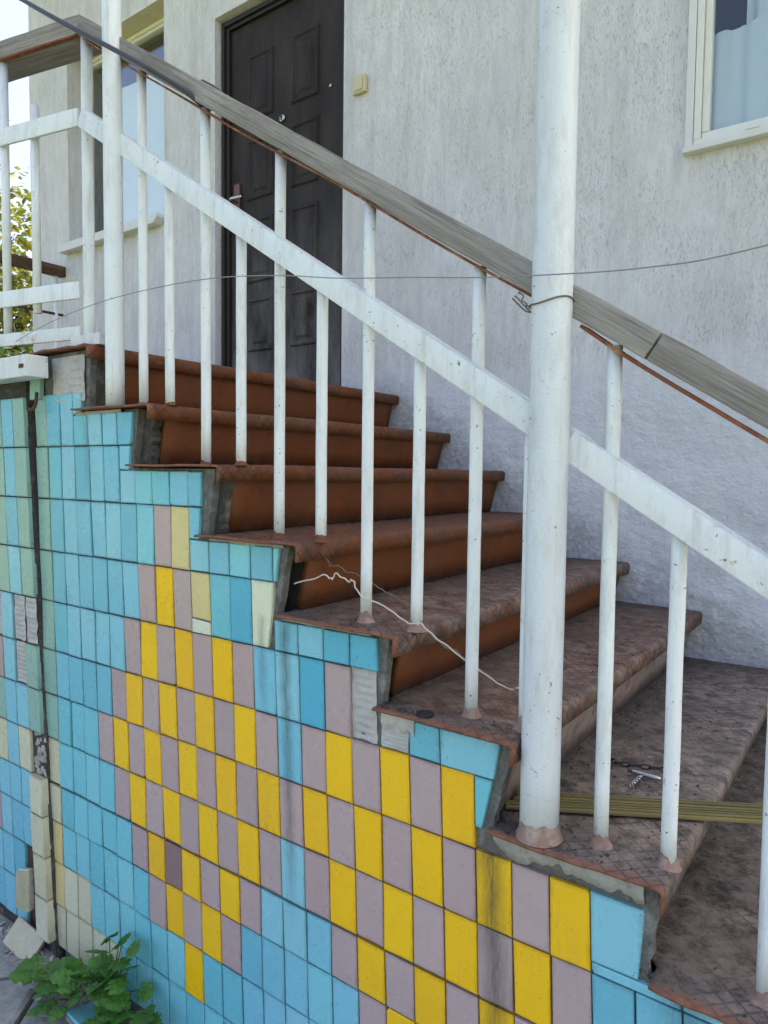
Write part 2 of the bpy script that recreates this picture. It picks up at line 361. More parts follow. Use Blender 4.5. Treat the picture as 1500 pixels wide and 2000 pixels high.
M['weed'] = leafmat('weed_leaf', srgb(70,118,46), srgb(96,148,58), srgb(130,172,80), .35)
M['treeleaf'] = leafmat('tree_leaf', srgb(70,84,30), srgb(112,118,36), srgb(160,140,36), .5)
M['treeleaf2'] = leafmat('dark_tree_leaf', srgb(36,56,24), srgb(52,74,30), srgb(84,96,36), .45)
M['bark'] = rough_mat('bark', srgb(84,72,60), srgb(66,56,46), srgb(100,88,74), 20, bs=.9, bd=.02)
M['stem'] = plain('weed_stem', srgb(92,116,60), .5)

# ------------------------------------------------------------------ setting: ground and pavement
W = 1.3536; GZ = -1.66
g = mk('ground', [(-400,-400,GZ-.03),(400,-400,GZ-.03),(400,400,GZ-.03),(-400,400,GZ-.03)], [(0,1,2,3)], M['soil']); tag(g, kind='structure')
pv = empty('pavement', (0, -1, GZ)); tag(pv, kind='structure')
def slab(poly, dz=0):
    n = len(poly); V = []; F = []
    # subdivided top by bevelled prism
    V = [(x, y, GZ-.04) for x, y in poly]+[(x, y, GZ-.006+dz) for x, y in poly]
    cx = sum(q[0] for q in poly)/n; cy = sum(q[1] for q in poly)/n
    V += [(x+(cx-x)*.03, y+(cy-y)*.03, GZ+dz) for x, y in poly]
    F = [tuple(range(n-1, -1, -1))]+[(i, (i+1)%n, n+(i+1)%n, n+i) for i in range(n)]+[(n+i, n+(i+1)%n, 2*n+(i+1)%n, 2*n+i) for i in range(n)]+[tuple(range(2*n, 3*n))]
    return mk('paving_slab', V, F, M['pave'], pv)
for pl_, dz in [([(-.95,-.30),(-.30,-.16),(-.19,-.035),(-.22,.02),(-.95,.0)], .002), ([(-.95,-.75),(-.12,-.50),(-.06,-.20),(-.175,-.05),(-.285,-.17),(-.95,-.315)], 0),
             ([(-.16,-.05),(-.05,-.19),(.20,-.21),(.42,.0),(.3,.018),(-.15,.018)], -.003), ([(-.11,-.51),(.5,-.62),(.75,-.25),(.44,-.01),(.21,-.225),(-.045,-.205)], .003),
             ([(.52,-.63),(1.6,-.7),(1.7,-.02),(.46,-.005),(.77,-.25)], 0), ([(-2.6,-.9),(-.97,-.75),(-.97,0),(-2.6,0)], 0), ([(-2.6,-2.4),(.4,-2.3),(.5,-.64),(-.11,-.53),(-.96,-.77),(-2.6,-.92)], .002),
             ([(.42,-2.3),(3.4,-2.3),(3.4,-.72),(1.62,-.72),(.52,-.65)], .004), ([(1.72,-.7),(3.4,-.7),(3.4,1.3),(2.95,1.3),(2.9,.0),(1.72,-.02)], 0)]:
    slab(pl_, dz)

# ------------------------------------------------------------------ house
house = empty('house', (0, W, GZ)); tag(house, 'grey grooved stucco house with a dark door and white windows behind the stairs', 'house')
DOOR = (-1.12, -.315, -.02, 1.865); WL = (-2.42, -1.51, 1.02, 2.115); WR = (1.075, 2.35, .69, 2.05)
OPEN = [DOOR, WL, WR]
HX0, HX1, HZ1 = -2.85, 4.2, 2.95
def cuts(a, b, st, extra):
    n = int((b-a)/st); s = [a+(b-a)*i/n for i in range(n+1)]
    s = [v for v in s if all(abs(v-e) > st*.45 for e in extra)]+[e for e in extra if a < e < b]
    return sorted(s)
xs = cuts(HX0, HX1, .022, [o[0] for o in OPEN]+[o[1] for o in OPEN]); zs = cuts(GZ-.05, HZ1, .022, [o[2] for o in OPEN]+[o[3] for o in OPEN])
def wy(x, z):
    n1 = noise.noise(Vector((x*7, 3.1, z*9)))*.0045+noise.noise(Vector((x*1.3, 8.1, z*1.3)))*.006
    edge = min([1]+[max(0, min(1, max(o[0]-x, x-o[1], o[2]-z, z-o[3])/.05)) for o in OPEN])
    low = max(0, min(1, (-.24+.08*noise.noise(Vector((x*2.2, 0, 1)))-z)/.10))
    n2 = (noise.fractal(Vector((x*22, 1.7, z*34)), .6, 2.0, 4)*.0055+noise.noise(Vector((x*6, 4.4, z*6)))*.008-.006)*low
    return W+(n1*.6+n2)*edge
V = []; F = []; idx = {}
for i, x in enumerate(xs):
    for j, z in enumerate(zs): idx[i, j] = len(V); V.append((x, wy(x, z), z))
for i in range(len(xs)-1):
    for j in range(len(zs)-1):
        xm = (xs[i]+xs[i+1])/2; zm = (zs[j]+zs[j+1])/2
        if any(o[0] < xm < o[1] and o[2] < zm < o[3] for o in OPEN): continue
        F.append((idx[i,j], idx[i+1,j], idx[i+1,j+1], idx[i,j+1]))
wallo = mk('wall', V, F, M['stucco'], house, True)
b = MB()
for (x0, x1, z0, z1), dp in ((DOOR, .10), (WL, .17), (WR, .12)):
    y1 = W+dp; b = MB()
    for q in ([(x0,W,z0),(x0,y1,z0),(x0,y1,z1),(x0,W,z1)], [(x1,W,z0),(x1,W,z1),(x1,y1,z1),(x1,y1,z0)], [(x0,W,z0),(x1,W,z0),(x1,y1,z0),(x0,y1,z0)]):
        b.add(q, [(0,1,2,3)])
    if z1 != WL[3]: b.add([(x0,W,z1),(x0,y1,z1),(x1,y1,z1),(x1,W,z1)], [(0,1,2,3)])
    b.build('reveal', M['stucco'], house)

b = MB(); b.add([(WL[0],W,WL[3]),(WL[0],W+.17,WL[3]),(WL[1],W+.17,WL[3]),(WL[1],W,WL[3])], [(0,1,2,3)]); b.build('lintel', M['soffit'], house)
b = MB()  # body of the house: side walls, back wall
b.box(HX0, HX0+.25, W+.001, W+6, GZ-.05, HZ1); b.box(HX1-.25, HX1, W+.001, W+6, GZ-.05, HZ1); b.box(HX0, HX1, W+5.75, W+6, GZ-.05, HZ1)
b.build('side_wall', M['stucco'], house)
b = MB(); b.box(HX0+.26, HX1-.26, W+1.6, W+1.7, GZ, HZ1); b.box(HX0+.26, HX1-.26, W+.2, W+1.6, -.2, -.05); b.build('inner_wall', M['interior'], house)
b = MB(); b.box(HX0-.3, HX1+.3, W-.5, W+6.3, HZ1+.01, HZ1+.16); b.build('roof', M['roofing'], house)  # unseen roof; low eave and overhang shaped to shade the upper wall
# inner face of the front wall, so that no light leaks in
b = MB()
xc = [HX0+.25]+sorted([o[0] for o in OPEN]+[o[1] for o in OPEN])+[HX1-.25]
for i in range(len(xc)-1):
    xm = (xc[i]+xc[i+1])/2; ops = [o for o in OPEN if o[0] < xm < o[1]]
    if ops: b.box(xc[i], xc[i+1], W+.18, W+.21, GZ, ops[0][2]); b.box(xc[i], xc[i+1], W+.18, W+.21, ops[0][3], HZ1)
    else: b.box(xc[i], xc[i+1], W+.18, W+.21, GZ, HZ1)
b.build('inner_lining', M['interior'], house)

# door
DY = W+.062
d = MB(); d.box(DOOR[0]+.05, DOOR[1]-.045, DY, DY+.05, -.01, DOOR[3]-.05)
door = d.build('door', M['door'], house); tag(door, 'dark brown panelled steel door with a dusty lower half')
fr = MB()
for x0, x1, z0, z1 in ((DOOR[0]+.001, DOOR[0]+.05, -.02, DOOR[3]-.002), (DOOR[1]-.045, DOOR[1]-.001, -.02, DOOR[3]-.002), (DOOR[0]+.05, DOOR[1]-.045, DOOR[3]-.05, DOOR[3]-.002)):
    fr.box(x0, x1, DY-.018, DY+.045, z0, z1)
o = bevel(fr.build('door_frame', M['doorframe'], house), .003)
st = MB(); st.box(DOOR[0]+.012, DOOR[0]+.03, DY-.03, DY-.0185, -.01, DOOR[3]-.014); st.box(DOOR[0]+.031, DOOR[1]-.01, DY-.03, DY-.0185, DOOR[3]-.034, DOOR[3]-.014); st.build('frame_bead', M['doorframe'], house)
def door_panel(x0, x1, z0, z1):
    loops = [(0, .0), (.006, -.007), (.014, -.008), (.022, -.001), (.034, -.001), (.046, -.007)]
    V = []; F = []
    for off, dy in loops:
        V += [(x0+off, DY-.0015+dy, z0+off), (x1-off, DY-.0015+dy, z0+off), (x1-off, DY-.0015+dy, z1-off), (x0+off, DY-.0015+dy, z1-off)]
    for i in range(len(loops)-1):
        for k_ in range(4): a = i*4+k_; c = i*4+(k_+1)%4; F.append((a, c, c+4, a+4))
    n = len(V); F.append((n-4, n-3, n-2, n-1))
    mk('door_panel', V, F, M['door'], door)
for x0, x1 in ((-.955, -.785), (-.67, -.505)):
    for z0, z1 in ((1.36, 1.66), (.99, 1.27), (.60, .90), (.272, .525)): door_panel(x0, x1, z0, z1)
b = MB(); b.tube([(-.725, DY-.001, 1.315), (-.725, DY-.010, 1.315)], [.019, .016], 20); ks = b.build('keyhole_rosette', M['chrome'], door, True)
b = MB(); b.tube([(-.725, DY-.0105, 1.319), (-.725, DY-.0125, 1.319)], .0055, 12); b.box(-.728, -.722, DY-.0125, DY-.0105, 1.303, 1.317); b.build('keyhole', M['black'], door)
b = MB(); b.tube([(-.437, DY-.001, 1.373), (-.437, DY-.007, 1.373)], [.009, .007], 14); b.build('peephole', M['chrome'], door, True)
b = MB(); b.box(-1.043, -1.003, DY-.012, DY-.001, .93, 1.085); o = bevel(b.build('handle_plate', M['doorknobbrown'], door), .004)
b = MB(); b.tube(spline([(-1.022, DY-.012, .998), (-1.022, DY-.045, .999), (-1.005, DY-.052, 1.0), (-.945, DY-.050, .996)], 5), .009, 10); b.build('handle', M['chrome'], door, True)
b = MB(); b.box(DOOR[0]+.05, DOOR[1]-.045, DY-.05, DY-.002, -.03, .028); bevel(b.build('threshold', M['doorframe'], house), .004)

# windows
def window(name, x0, x1, z0, z1, y, fw_, mull, sw_):
    fo = MB(); fo.box(x0, x1, y, y+.06, z0, z0+fw_); fo.box(x0, x1, y, y+.06, z1-fw_, z1); fo.box(x0, x0+fw_, y, y+.06, z0+fw_, z1-fw_); fo.box(x1-fw_, x1, y, y+.06, z0+fw_, z1-fw_)
    win = bevel(fo.build('window', M['pvc'], house), .003); tag(win, name)
    xx = [x0+fw_]+[m for m in mull]+[x1-fw_]
    for m in mull:
        b = MB(); b.box(m-.028, m+.028, y-.004, y+.055, z0+fw_, z1-fw_); bevel(b.build('mullion', M['pvc'], win), .003)
    for i in range(len(xx)-1):
        a = xx[i]+(.028 if i else 0); c = xx[i+1]-(.028 if i < len(xx)-2 else 0)
        b = MB()
        for q in ((a, c, z0+fw_, z0+fw_+sw_), (a, c, z1-fw_-sw_, z1-fw_), (a, a+sw_, z0+fw_+sw_, z1-fw_-sw_), (c-sw_, c, z0+fw_+sw_, z1-fw_-sw_)): b.box(q[0]+.0005, q[1]-.0005, y+.012, y+.05, q[2]+.0005, q[3]-.0005)
        bevel(b.build('sash', M['pvc'], win), .004)
        b = MB(); b.box(a+sw_-.002, c-sw_+.002, y+.028, y+.034, z0+fw_+sw_-.002, z1-fw_-sw_+.002); b.build('pane', M['glass'], win)
    return win
winL = window('white framed window recessed beside the dark door', WL[0]+.002, WL[1]-.002, 1.045, WL[3]-.002, W+.10, .018, [], .014)
# blind behind the right hand light of the window, reflection sheet and side drape in the other window
V = []; F = []
def drape(name, x0, x1, ztop, z0, y, amp, freq, mat, par, n=60, jag=0.0):
    V = []; F = []
    for i in range(n+1):
        x = x0+(x1-x0)*i/n; yy = y+amp*math.sin(freq*x)+amp*.5*math.sin(freq*2.3*x+1); zt = ztop(x) if callable(ztop) else ztop
        for k_ in range(7): V.append((x, yy, z0+(zt-z0)*k_/6))
    for i in range(n):
        for k_ in range(6): a = i*7+k_; F.append((a, a+7, a+8, a+1))
    return mk(name, V, F, mat, par, True)
drape('blind', -2.235, -1.52, 1.90, 1.06, W+.152, .003, 40, M['lacewhite'], winL)
b = MB()
b.prism([(-2.445, .972), (-1.535, .972), (-1.505, 1.0), (-1.505, 1.018), (-2.445, 1.018)], W-.055, W-.002); b.box(WL[0]+.002, WL[1]-.002, W-.0015, W+.10, 1.0205, 1.040)
bevel(b.build('window_sill', M['sillw'], house), .002)
winR = window('white plastic window with a pale reflection and drape above the wire', WR[0], WR[1], .70, WR[3]-.002, W-.012, .020, [1.72], .022)
def jag(x): return 1.055+.03*noise.noise(Vector((x*14, 2, 0)))+.02*noise.noise(Vector((x*40, 5, 0)))-.02*max(0, math.sin(x*9))
drape('reflection_curtain', 1.09, 1.70, jag, .71, W+.060, .006, 60, M['reflection_curtain'], winR, 90)  # ragged pale sheet standing in for a bright reflection in the glass
drape('side_curtain', 1.19, 2.3, 2.0, .71, W+.105, .012, 75, M['reflection_curtain'], winR, 160)
b = MB(); b.box(1.050, 2.4, W-.034, W+.002, .680, .6985); bevel(b.build('window_sill', M['sillw'], house), .003)
b = MB(); b.box(1.222, 1.256, W-.0155, W-.0125, .712, .722); b.build('drain_cap', M['pvc'], winR)
b = MB(); b.box(1.052, 1.074, W-.016, W+.004, .70, 2.06); b.build('casing', M['sillw'], winR)

# switch beside the door
b = MB(); b.box(-.250, -.186, W-.022, W-.004, 1.243, 1.312)
o = bevel(b.build('doorbell_switch', M['ivoryplastic']), .004); tag(o, 'small square ivory plastic switch on the wall right of the door', 'switch')
b = MB(); b.box(-.238, -.198, W-.0265, W-.0225, 1.252, 1.302); bevel(b.build('rocker', M['ivoryplastic'], o), .0015)

# ------------------------------------------------------------------ staircase
XK = [-.010, .232, .466, .695, .925, 1.152, 1.382, 1.613, 1.845, 2.076, 2.307, 2.538]
ZK = [.008, -.150, -.291, -.442, -.588, -.722, -.874, -1.018, -1.163, -1.308, -1.453, -1.598]
NS = len(XK)
stairs = empty('staircase', (1.2, .6, GZ)); tag(stairs, 'worn brown steel plate staircase with a colourful tiled side climbing to the door', 'staircase')
def tmat(k): return M['tread0'] if k < 4 else (M['tread1'] if k < 6 else M['tread2'])
def rmat(k): return M['riser0'] if k < 5 else M['riser1']
TH = .005
for k in range(NS):
    # chequer plate with a bent lip; its near edge is ragged
    xk, zk = XK[k], ZK[k]; xl = xk-.315 if k else -2.75; xn = xk-([0,.329,.323,.306,.292,.277,.273,.249]+[.27]*8)[k] if k else -.36
    prof = [(xl, zk), (xl+.06, zk), (xk-.16, zk), (xk-.06, zk), (xk-.012, zk), (xk-.005, zk-.0012), (xk-.0012, zk-.005), (xk, zk-.012), (xk-.002, zk-.037)]
    ys = [0, .02, .05, .1, .2, .35, .5, .7, .9, 1.1, W-.002]
    V = []; F = []; n = len(prof); m_ = len(ys)
    # ragged near edge needs more points along x
    px = [xl+(xk-.06-xl)*i/14 for i in range(15)]
    prof = [(x, zk) for x in px]+prof[4:]; n = len(prof)
    for i, (x, z) in enumerate(prof):
        for j, y in enumerate(ys):
            yy = y; zz = z; xx = x
            if j < 3 and i < 15: xx = xk-.06-(xk-.06-x)*(xk-.06-xn)/(xk-.06-xl)
            if j == 0: yy += noise.noise(Vector((x*18, k*3.3, 0)))*.006; zz += noise.noise(Vector((x*9, k*5.1, 4)))*.004*(1 if i < 15 else .3)
            if i > 17: zz += noise.noise(Vector((y*9, k*2.2, 7)))*.0025; xx += noise.noise(Vector((y*5, k*2.2, 1)))*.002
            zz += .004*noise.noise(Vector((x*3, y*2.5, k)))
            V.append((xx, yy, zz))
    for i in range(n-1):
        for j in range(m_-1): a = i*m_+j; F.append((a, a+m_, a+m_+1, a+1))
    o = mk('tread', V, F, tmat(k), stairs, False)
    md = o.modifiers.new('thickness', 'SOLIDIFY'); md.thickness = TH; md.offset = -1
    autosmooth(o, 50)
    # riser leaning in under the lip
    if k < NS:
        zt = zk-TH-.002; zb = (ZK[k+1] if k < NS-1 else GZ)+.0015
        b = MB(); V = []; F = []
        R_ = [(0, 0), (.33, 0), (.66, 0), (1, 0)]
        ny = 24
        for t, _ in R_:
            for j in range(ny+1):
                y = .072+(W-.012-.072)*j/ny
                if j == 0: y += noise.noise(Vector((t*4, k, 3)))*.004
                x = xk-.019-.034*t+noise.noise(Vector((y*6, t*3, k*2.0)))*.0025
                V.append((x, y, zt+(zb-zt)*t))
        for i in range(3):
            for j in range(ny): a = i*(ny+1)+j; F.append((a, a+ny+1, a+ny+2, a+1))
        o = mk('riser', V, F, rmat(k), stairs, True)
        md = o.modifiers.new('thickness', 'SOLIDIFY'); md.thickness = .02; md.offset = -1
# concrete core
prof = [(-.35, GZ-.02)]; 
b = MB(); poly = [(XK[-1]-.075, GZ-.02)]
for k in range(NS-1, -1, -1):
    x = XK[k]-.078; poly += [(x, ZK[k+1]-TH-.006 if k < NS-1 else GZ-.01), (x, ZK[k]-TH-.006)]
poly += [(-.30, ZK[0]-TH-.006), (-.30, GZ-.02)]
b.prism(poly, .10, W-.003); b.build('core', M['concrete'], stairs)

# mortar bed the tiles are stuck on: one slice per step so that its stepped end shows
ET = [(-.059,-.066), (-.088,-.108), (-.072,-.084), (-.066,-.088), (-.045,-.054), (-.028,-.058), (-.027,-.036)]+[(-.03,-.05)]*8
EM = [(-.031,-.043), (-.076,-.100), (-.038,-.062), (-.048,-.078), (-.030,-.048), (-.010,-.043), (-.012,-.025)]+[(-.013,-.035)]*8
def EDGE(k, z):                                # ragged slanting end of the mortar bed under tread k
    return XK[k]+EM[k][0]+(EM[k][1]-EM[k][0])*(ZK[k]-z)/.146
bed = MB()
poly = []
for k in range(NS):
    zt = ZK[k]-TH-.004; zb = ZK[k+1]-TH-.004 if k < NS-1 else GZ-.02
    xa = -.262 if k == 0 else None
    poly.append([(XL, z) for XL, z in ()])
pts = [(-.262, ZK[0]-TH-.004)]
seq = []
for k in range(NS):
    zt = ZK[k]-TH-.004; zb = ZK[k+1]-TH-.004 if k < NS-1 else GZ-.02
    for t in (0, .12, .25, .37, .5, .62, .75, .88, 1):
        z = zt+(zb-zt)*t; seq.append((EDGE(k, z)+.006*noise.noise(Vector((z*40, k, 0))), z))
poly = [(-.262, GZ-.02)]
poly = [(-.20, GZ-.02)]+seq[::-1]+[(-.27, ZK[0]-TH-.004)]
poly = poly[:1]+[q for q in poly[1:]]
bed.prism(poly, .0285, .047)
sidewall = bed.build('side_wall', M['grout'], stairs); tag(sidewall, 'tiled stair side in turquoise, yellow and mauve')

for k, x1_ in ((1, .052), (2, .022), (0, .012)):
    zt = ZK[k]-TH-.006; zb = ZK[k+1]-TH+.006; n = 14; P0 = [(XK[k]+EM[k][0]-.03, zb), ]
    R_ = [(EDGE(k, zb+(zt-zb)*i/n)+x1_*(.75+.3*noise.noise(Vector((i*.7, k, 3)))), zb+(zt-zb)*i/n) for i in range(n+1)]
    b = MB(); b.prism([(XK[k]-.17, zb)]+R_+[(XK[k]-.17, zt)], .0475, .0700); b.build('rubble_fill', M['darkmortar'], stairs)
# tiles
TPX, OX, LEAN = .0644, 1.0834, .044
ROWZ = [-.105, -.245, -.385, -.527, -.665, -.80, -.924, -1.049, -1.173, -1.28, -1.395, -1.515, -1.635]
def colx(c, z): return OX+c*TPX+LEAN*(-1.049-z)
SPAN = {2: (-13, -13), 3: (-14, -12), 4: (-15, -9), 5: (-16, -1), 6: (-17, 2), 7: (-16, 6), 8: (-15, 8), 9: (-14, -10), 10: (-12, -12)}
def colour(r, c):
    sp = {(2,-12): 'pale', (3,-11): 'pale', (3,-8): 'ivory', (3,-9): 'bright', (4,-5): 'mauve', (8,-13): 'plum', (4,-6): 'bright', (3,-5): 'bright', (3,-4): 'bright'}
    if (r, c) in sp: return sp[r, c]
    if c == 99: return 'ivory'
    if c <= -21: return 'mint' if r <= 6 else ('cream' if r in (7, 8, 11) else 'pale')
    if (r == 10 and c in (-20, -19)) or (r == 11 and c in (-20, -19, -18, -17)): return 'cream'
    chk = False
    if r in SPAN and SPAN[r][0] <= c <= SPAN[r][1]: chk = True
    if r == 5 and c == -7: chk = False
    if r == 7 and c == -7: chk = False
    if r == 7 and c >= 3: chk = False
    if r == 8 and (-8 <= c <= -6 or c > 3): chk = False
    if r == 9 and -4 <= c <= 2: chk = True
    if chk: return 'yellow' if (r+c) % 2 == 0 else 'mauve'
    h = noise.cell(Vector((r*3.7+.5, c*5.3+.5, 1.5)))
    if c < -9 and r > 5: return 'teal_lit'  # lower left tiles take the glaze with the light painted in
    return 'teal_lit' if h > .62 else ('bright' if h > .55 and r < 5 else 'blue')
def clip(poly, a, b_, c_):                     # keep a*x+b*z<=c
    out = []
    for i in range(len(poly)):
        p0, p1 = poly[i], poly[(i+1)%len(poly)]
        f0 = a*p0[0]+b_*p0[1]-c_; f1 = a*p1[0]+b_*p1[1]-c_
        if f0 <= 0: out.append(p0)
        if f0*f1 < 0: t = f0/(f0-f1); out.append((p0[0]+(p1[0]-p0[0])*t, p0[1]+(p1[1]-p0[1])*t))
    return out
def area(P): return .5*abs(sum(P[i][0]*P[(i+1)%len(P)][1]-P[(i+1)%len(P)][0]*P[i][1] for i in range(len(P))))
def tile_geo(poly, y, th=.008, gap=.0012, tilt=(0, 0), chip=None):
    n = len(poly); cx = sum(q[0] for q in poly)/n; cz = sum(q[1] for q in poly)/n
    def inset(P, d):
        out = []
        for i in range(n):
            p0, p1, p2 = Vector(P[i-1]), Vector(P[i]), Vector(P[(i+1)%n])
            e1 = (p1-p0); e2 = (p2-p1)
            if e1.length < 1e-6 or e2.length < 1e-6: out.append(tuple(p1)); continue
            n1 = Vector((-e1.y, e1.x)).normalized(); n2 = Vector((-e2.y, e2.x)).normalized()
            bis = (n1+n2); bl = bis.length
            bis = bis/bl if bl > 1e-6 else n1
            out.append(tuple(p1+bis*d/max(.35, bis.dot(n1))))
        return out
    A = inset(poly, gap); B = inset(poly, gap+.0008); C = inset(poly, gap+.0022)
    f = lambda P, dy: [(x, y+dy+(x-cx)*tilt[0]+(z-cz)*tilt[1], z) for x, z in P]
    V = f(A, th)+f(A, .0016)+f(B, .0005)+f(C, 0)
    F = [tuple(range(3*n, 4*n))]
    for L in range(3): F += [(L*n+i, L*n+(i+1)%n, (L+1)*n+(i+1)%n, (L+1)*n+i) for i in range(n)]
    return V, F
pieces = []; patches = []
for r in range(len(ROWZ)-1):
    z1, z0 = ROWZ[r], ROWZ[r+1]
    for c in range(-21, 22):
        cell = [(colx(c, z0), z0), (colx(c+1, z0), z0), (colx(c+1, z1), z1), (colx(c, z1), z1)]
        parts = []
        if (r, c) in ((4, 0), (6, 4)): continue
        if (r, c) == (6, 3): cell[1] = (colx(5, z0), z0); cell[2] = (colx(5, z1), z1)
        if (r, c) == (4, -1): cell[1] = (colx(1, z0), z0); cell[2] = (colx(1, z1), z1)
        for k in range(NS):
            zt = ZK[k]-TH-.009; zb = ZK[k+1]-TH-.009 if k < NS-1 else GZ-.02
            P = clip(cell, 0, 1, zt); P = clip(P, 0, -1, -zb) if P else P
            if not P: continue
            s_ = (ET[k][0]-ET[k][1])/.146; full = area(P)
            Q = clip(P, 1, -s_, XK[k]+ET[k][0]-s_*ZK[k])
            if Q and area(Q) > .00035: parts.append((Q, area(Q)/full))
        if len(parts) == 2 and parts[0][1] > .70:
            Q = clip(cell, 0, 1, max(q[1] for q in parts[0][0]))
            if parts[0][1] < .97:
                k = min([q for q in range(NS-1) if max(a[1] for a in parts[0][0]) > ZK[q+1]-TH-.009+.001]+[NS-1])
                s_ = (ET[k][0]-ET[k][1])/.146; Q = clip(Q, 1, -s_, XK[k]+ET[k][0]-s_*ZK[k])
            parts = [(Q, 1)]
        for Q, f_ in parts:
            if r == 5 and c >= 0 and max(q[1] for q in Q) < ZK[6]+.01: continue      # only mortar left under that plate
            if (r, c) == (3, -11):                                                  # broken across, whiter lower piece
                pieces.append((r, c, clip(Q, -.05, -1, .633-.05*.37))); pieces.append((r, 99, clip(Q, .05, 1, -.633+.05*.37))); continue
            pieces.append((r, c, Q))
RIB = {(4, -4), (4, -3)}                        # tiles gone, ribbed mortar print left
def project(P):
    d = Vector(P)-Vector((CX, CY, CZ)); z = d.dot(fw)
    return (750+FPX*d.dot(r2)/z, 1000-FPX*d.dot(u2)/z, z) if z > .05 else (-9999, 0, 1e9)
allt = []
for r, c, Q in pieces:
    cx = sum(q[0] for q in Q)/len(Q); cz = sum(q[1] for q in Q)/len(Q)
    if (r, c) in RIB and cz > -.77: patches.append((r, c, Q)); continue
    px, py, dz = project((cx, .02, cz)); vis = -40 < px < 1540 and -40 < py < 2040
    allt.append((0 if vis else 1, dz, r, c, Q))
allt.sort(key=lambda t: t[:4])
rest = {}
def pjit(r, c):
    rr = random.Random(r*131+c*17+5)
    a = 1.0 if c > -12 else 1.8
    return .020+rr.uniform(-.0008, .0008)*a, (rr.uniform(-.020, .020)*a, rr.uniform(-.012, .012)*a)
for i, (v_, dz, r, c, Q) in enumerate(allt):
    y, tl = pjit(r, c); rr = random.Random(r*7+c*91); Q = [(x+rr.uniform(-.0006, .0006), z+rr.uniform(-.0008, .0008)) for x, z in Q]
    if rr.random() < .22 and len(Q) == 4:          # knocked-off corner
        q = Q[rr.randrange(4)]; ctr_ = (sum(a[0] for a in Q)/4, sum(a[1] for a in Q)/4); dx_ = q[0]-ctr_[0]; dz_ = q[1]-ctr_[1]; a_ = math.copysign(1, dx_)*rr.uniform(.5, 1.6); b_ = math.copysign(1, dz_)
        Q = clip(Q, a_, b_, a_*q[0]+b_*q[1]-rr.uniform(.003, .008))
    V, F = tile_geo(Q, y, tilt=tl, gap=rr.uniform(.0008, .0016) if c > -15 else rr.uniform(.001, .002))
    if i < 290 and v_ == 0: mk('tile', V, F, M[colour(r, c)], sidewall)
    else:
        rest.setdefault(colour(r, c), MB()).add(V, F)
# tiles out of the picture, kept as one part
b = MB(); mats = []; mi = []
for nm, mb in rest.items(): 
    b.add(mb.V, mb.F); mats.append(nm); mi += [len(mats)-1]*len(mb.F)
if mats:
    o = b.build('tile_field', None, sidewall); 
    for nm in mats: o.data.materials.append(M[nm])
    for p_, q in zip(o.data.polygons, mi): p_.material_index = q
    tag(o, kind='stuff')
def ribs(name, x0, x1, z0, z1, y, parent, n=8, lean=LEAN, cols=2, mat='ribmortar', seed=1):
    rr = random.Random(seed); nx, nz = 14*cols, 40; V = []; F = []
    for i in range(nx+1):
        for j in range(nz+1):
            u = i/nx; v = j/nz; x = x0+(x1-x0)*u; z = z0+(z1-z0)*v
            uc = (u*cols) % 1; m_ = max(0, min(1, (min(uc, 1-uc)-.08)/.08)) if 0 < i < nx else 0
            yy = y+.003*noise.noise(Vector((x*40, seed, z*40)))-m_*.0035*max(0, math.sin(v*n*2*math.pi+noise.noise(Vector((x*20, z*20, seed)))*1.0))
            V.append((x+lean*(-(z-z0)), yy, z))
    for i in range(nx):
        for j in range(nz): a = i*(nz+1)+j; F.append((a, a+nz+1, a+nz+2, a+1))
    return mk(name, V, F, M[mat], parent, True)
for n_, (r, c, Q) in enumerate(patches):
    xa = min(q[0] for q in Q)+.002; xb = max(q[0] for q in Q)-.002; za = min(q[1] for q in Q)+.001; zb = max(q[1] for q in Q)-.001
    ribs('mortar_patch', xa+.002, xb-.002, za, zb, .0265, sidewall, 9, .03, 1, seed=n_+3)
# bare ribbed mortar under the landing plate
ribs('mortar_patch', -.212, -.062, -.130, -.012, .0225, sidewall, 6, .02, 2, seed=9)
# smeared mortar under some of the plates
def smear(x0, x1, zt, h, seed, mat='mortar', y=.0185):
    rr = random.Random(seed); n = 48; top = []; bot = []
    for i in range(n+1):
        x = x0+(x1-x0)*i/n; top.append((x, zt)); bot.append((x, zt-h*(.62+.5*noise.noise(Vector((x*16, seed, 0)))+.22*noise.noise(Vector((x*75, seed, 3))))))
    V = []; F = []
    for (x, z), (xb, zb) in zip(top, bot):
        zb = min(zb, z-.006)
        V += [(x, y+.004*noise.noise(Vector((x*50, seed, 1))), z), (x, y-.002+.004*noise.noise(Vector((x*50, seed, 2))), (z+zb)/2), (xb, y+.006, zb), (xb, .029, zb-.001)]
    for i in range(n):
        for j in range(3): a = i*4+j; F.append((a, a+1, a+5, a+4))
    return mk('mortar_patch', V, F, M[mat], sidewall, True)
smear(1.112, 1.350, ZK[6]-.008, .050, 4); smear(.885, .955, ZK[5]-.008, .055, 6, 'ribmortar'); smear(.42, .64, ZK[3]-.008, .012, 8); smear(-.10, .1, ZK[1]-.008, .018, 11); smear(1.372, 1.56, ZK[7]-.008, .03, 14); smear(.64, .86, ZK[4]-.008, .010, 21)
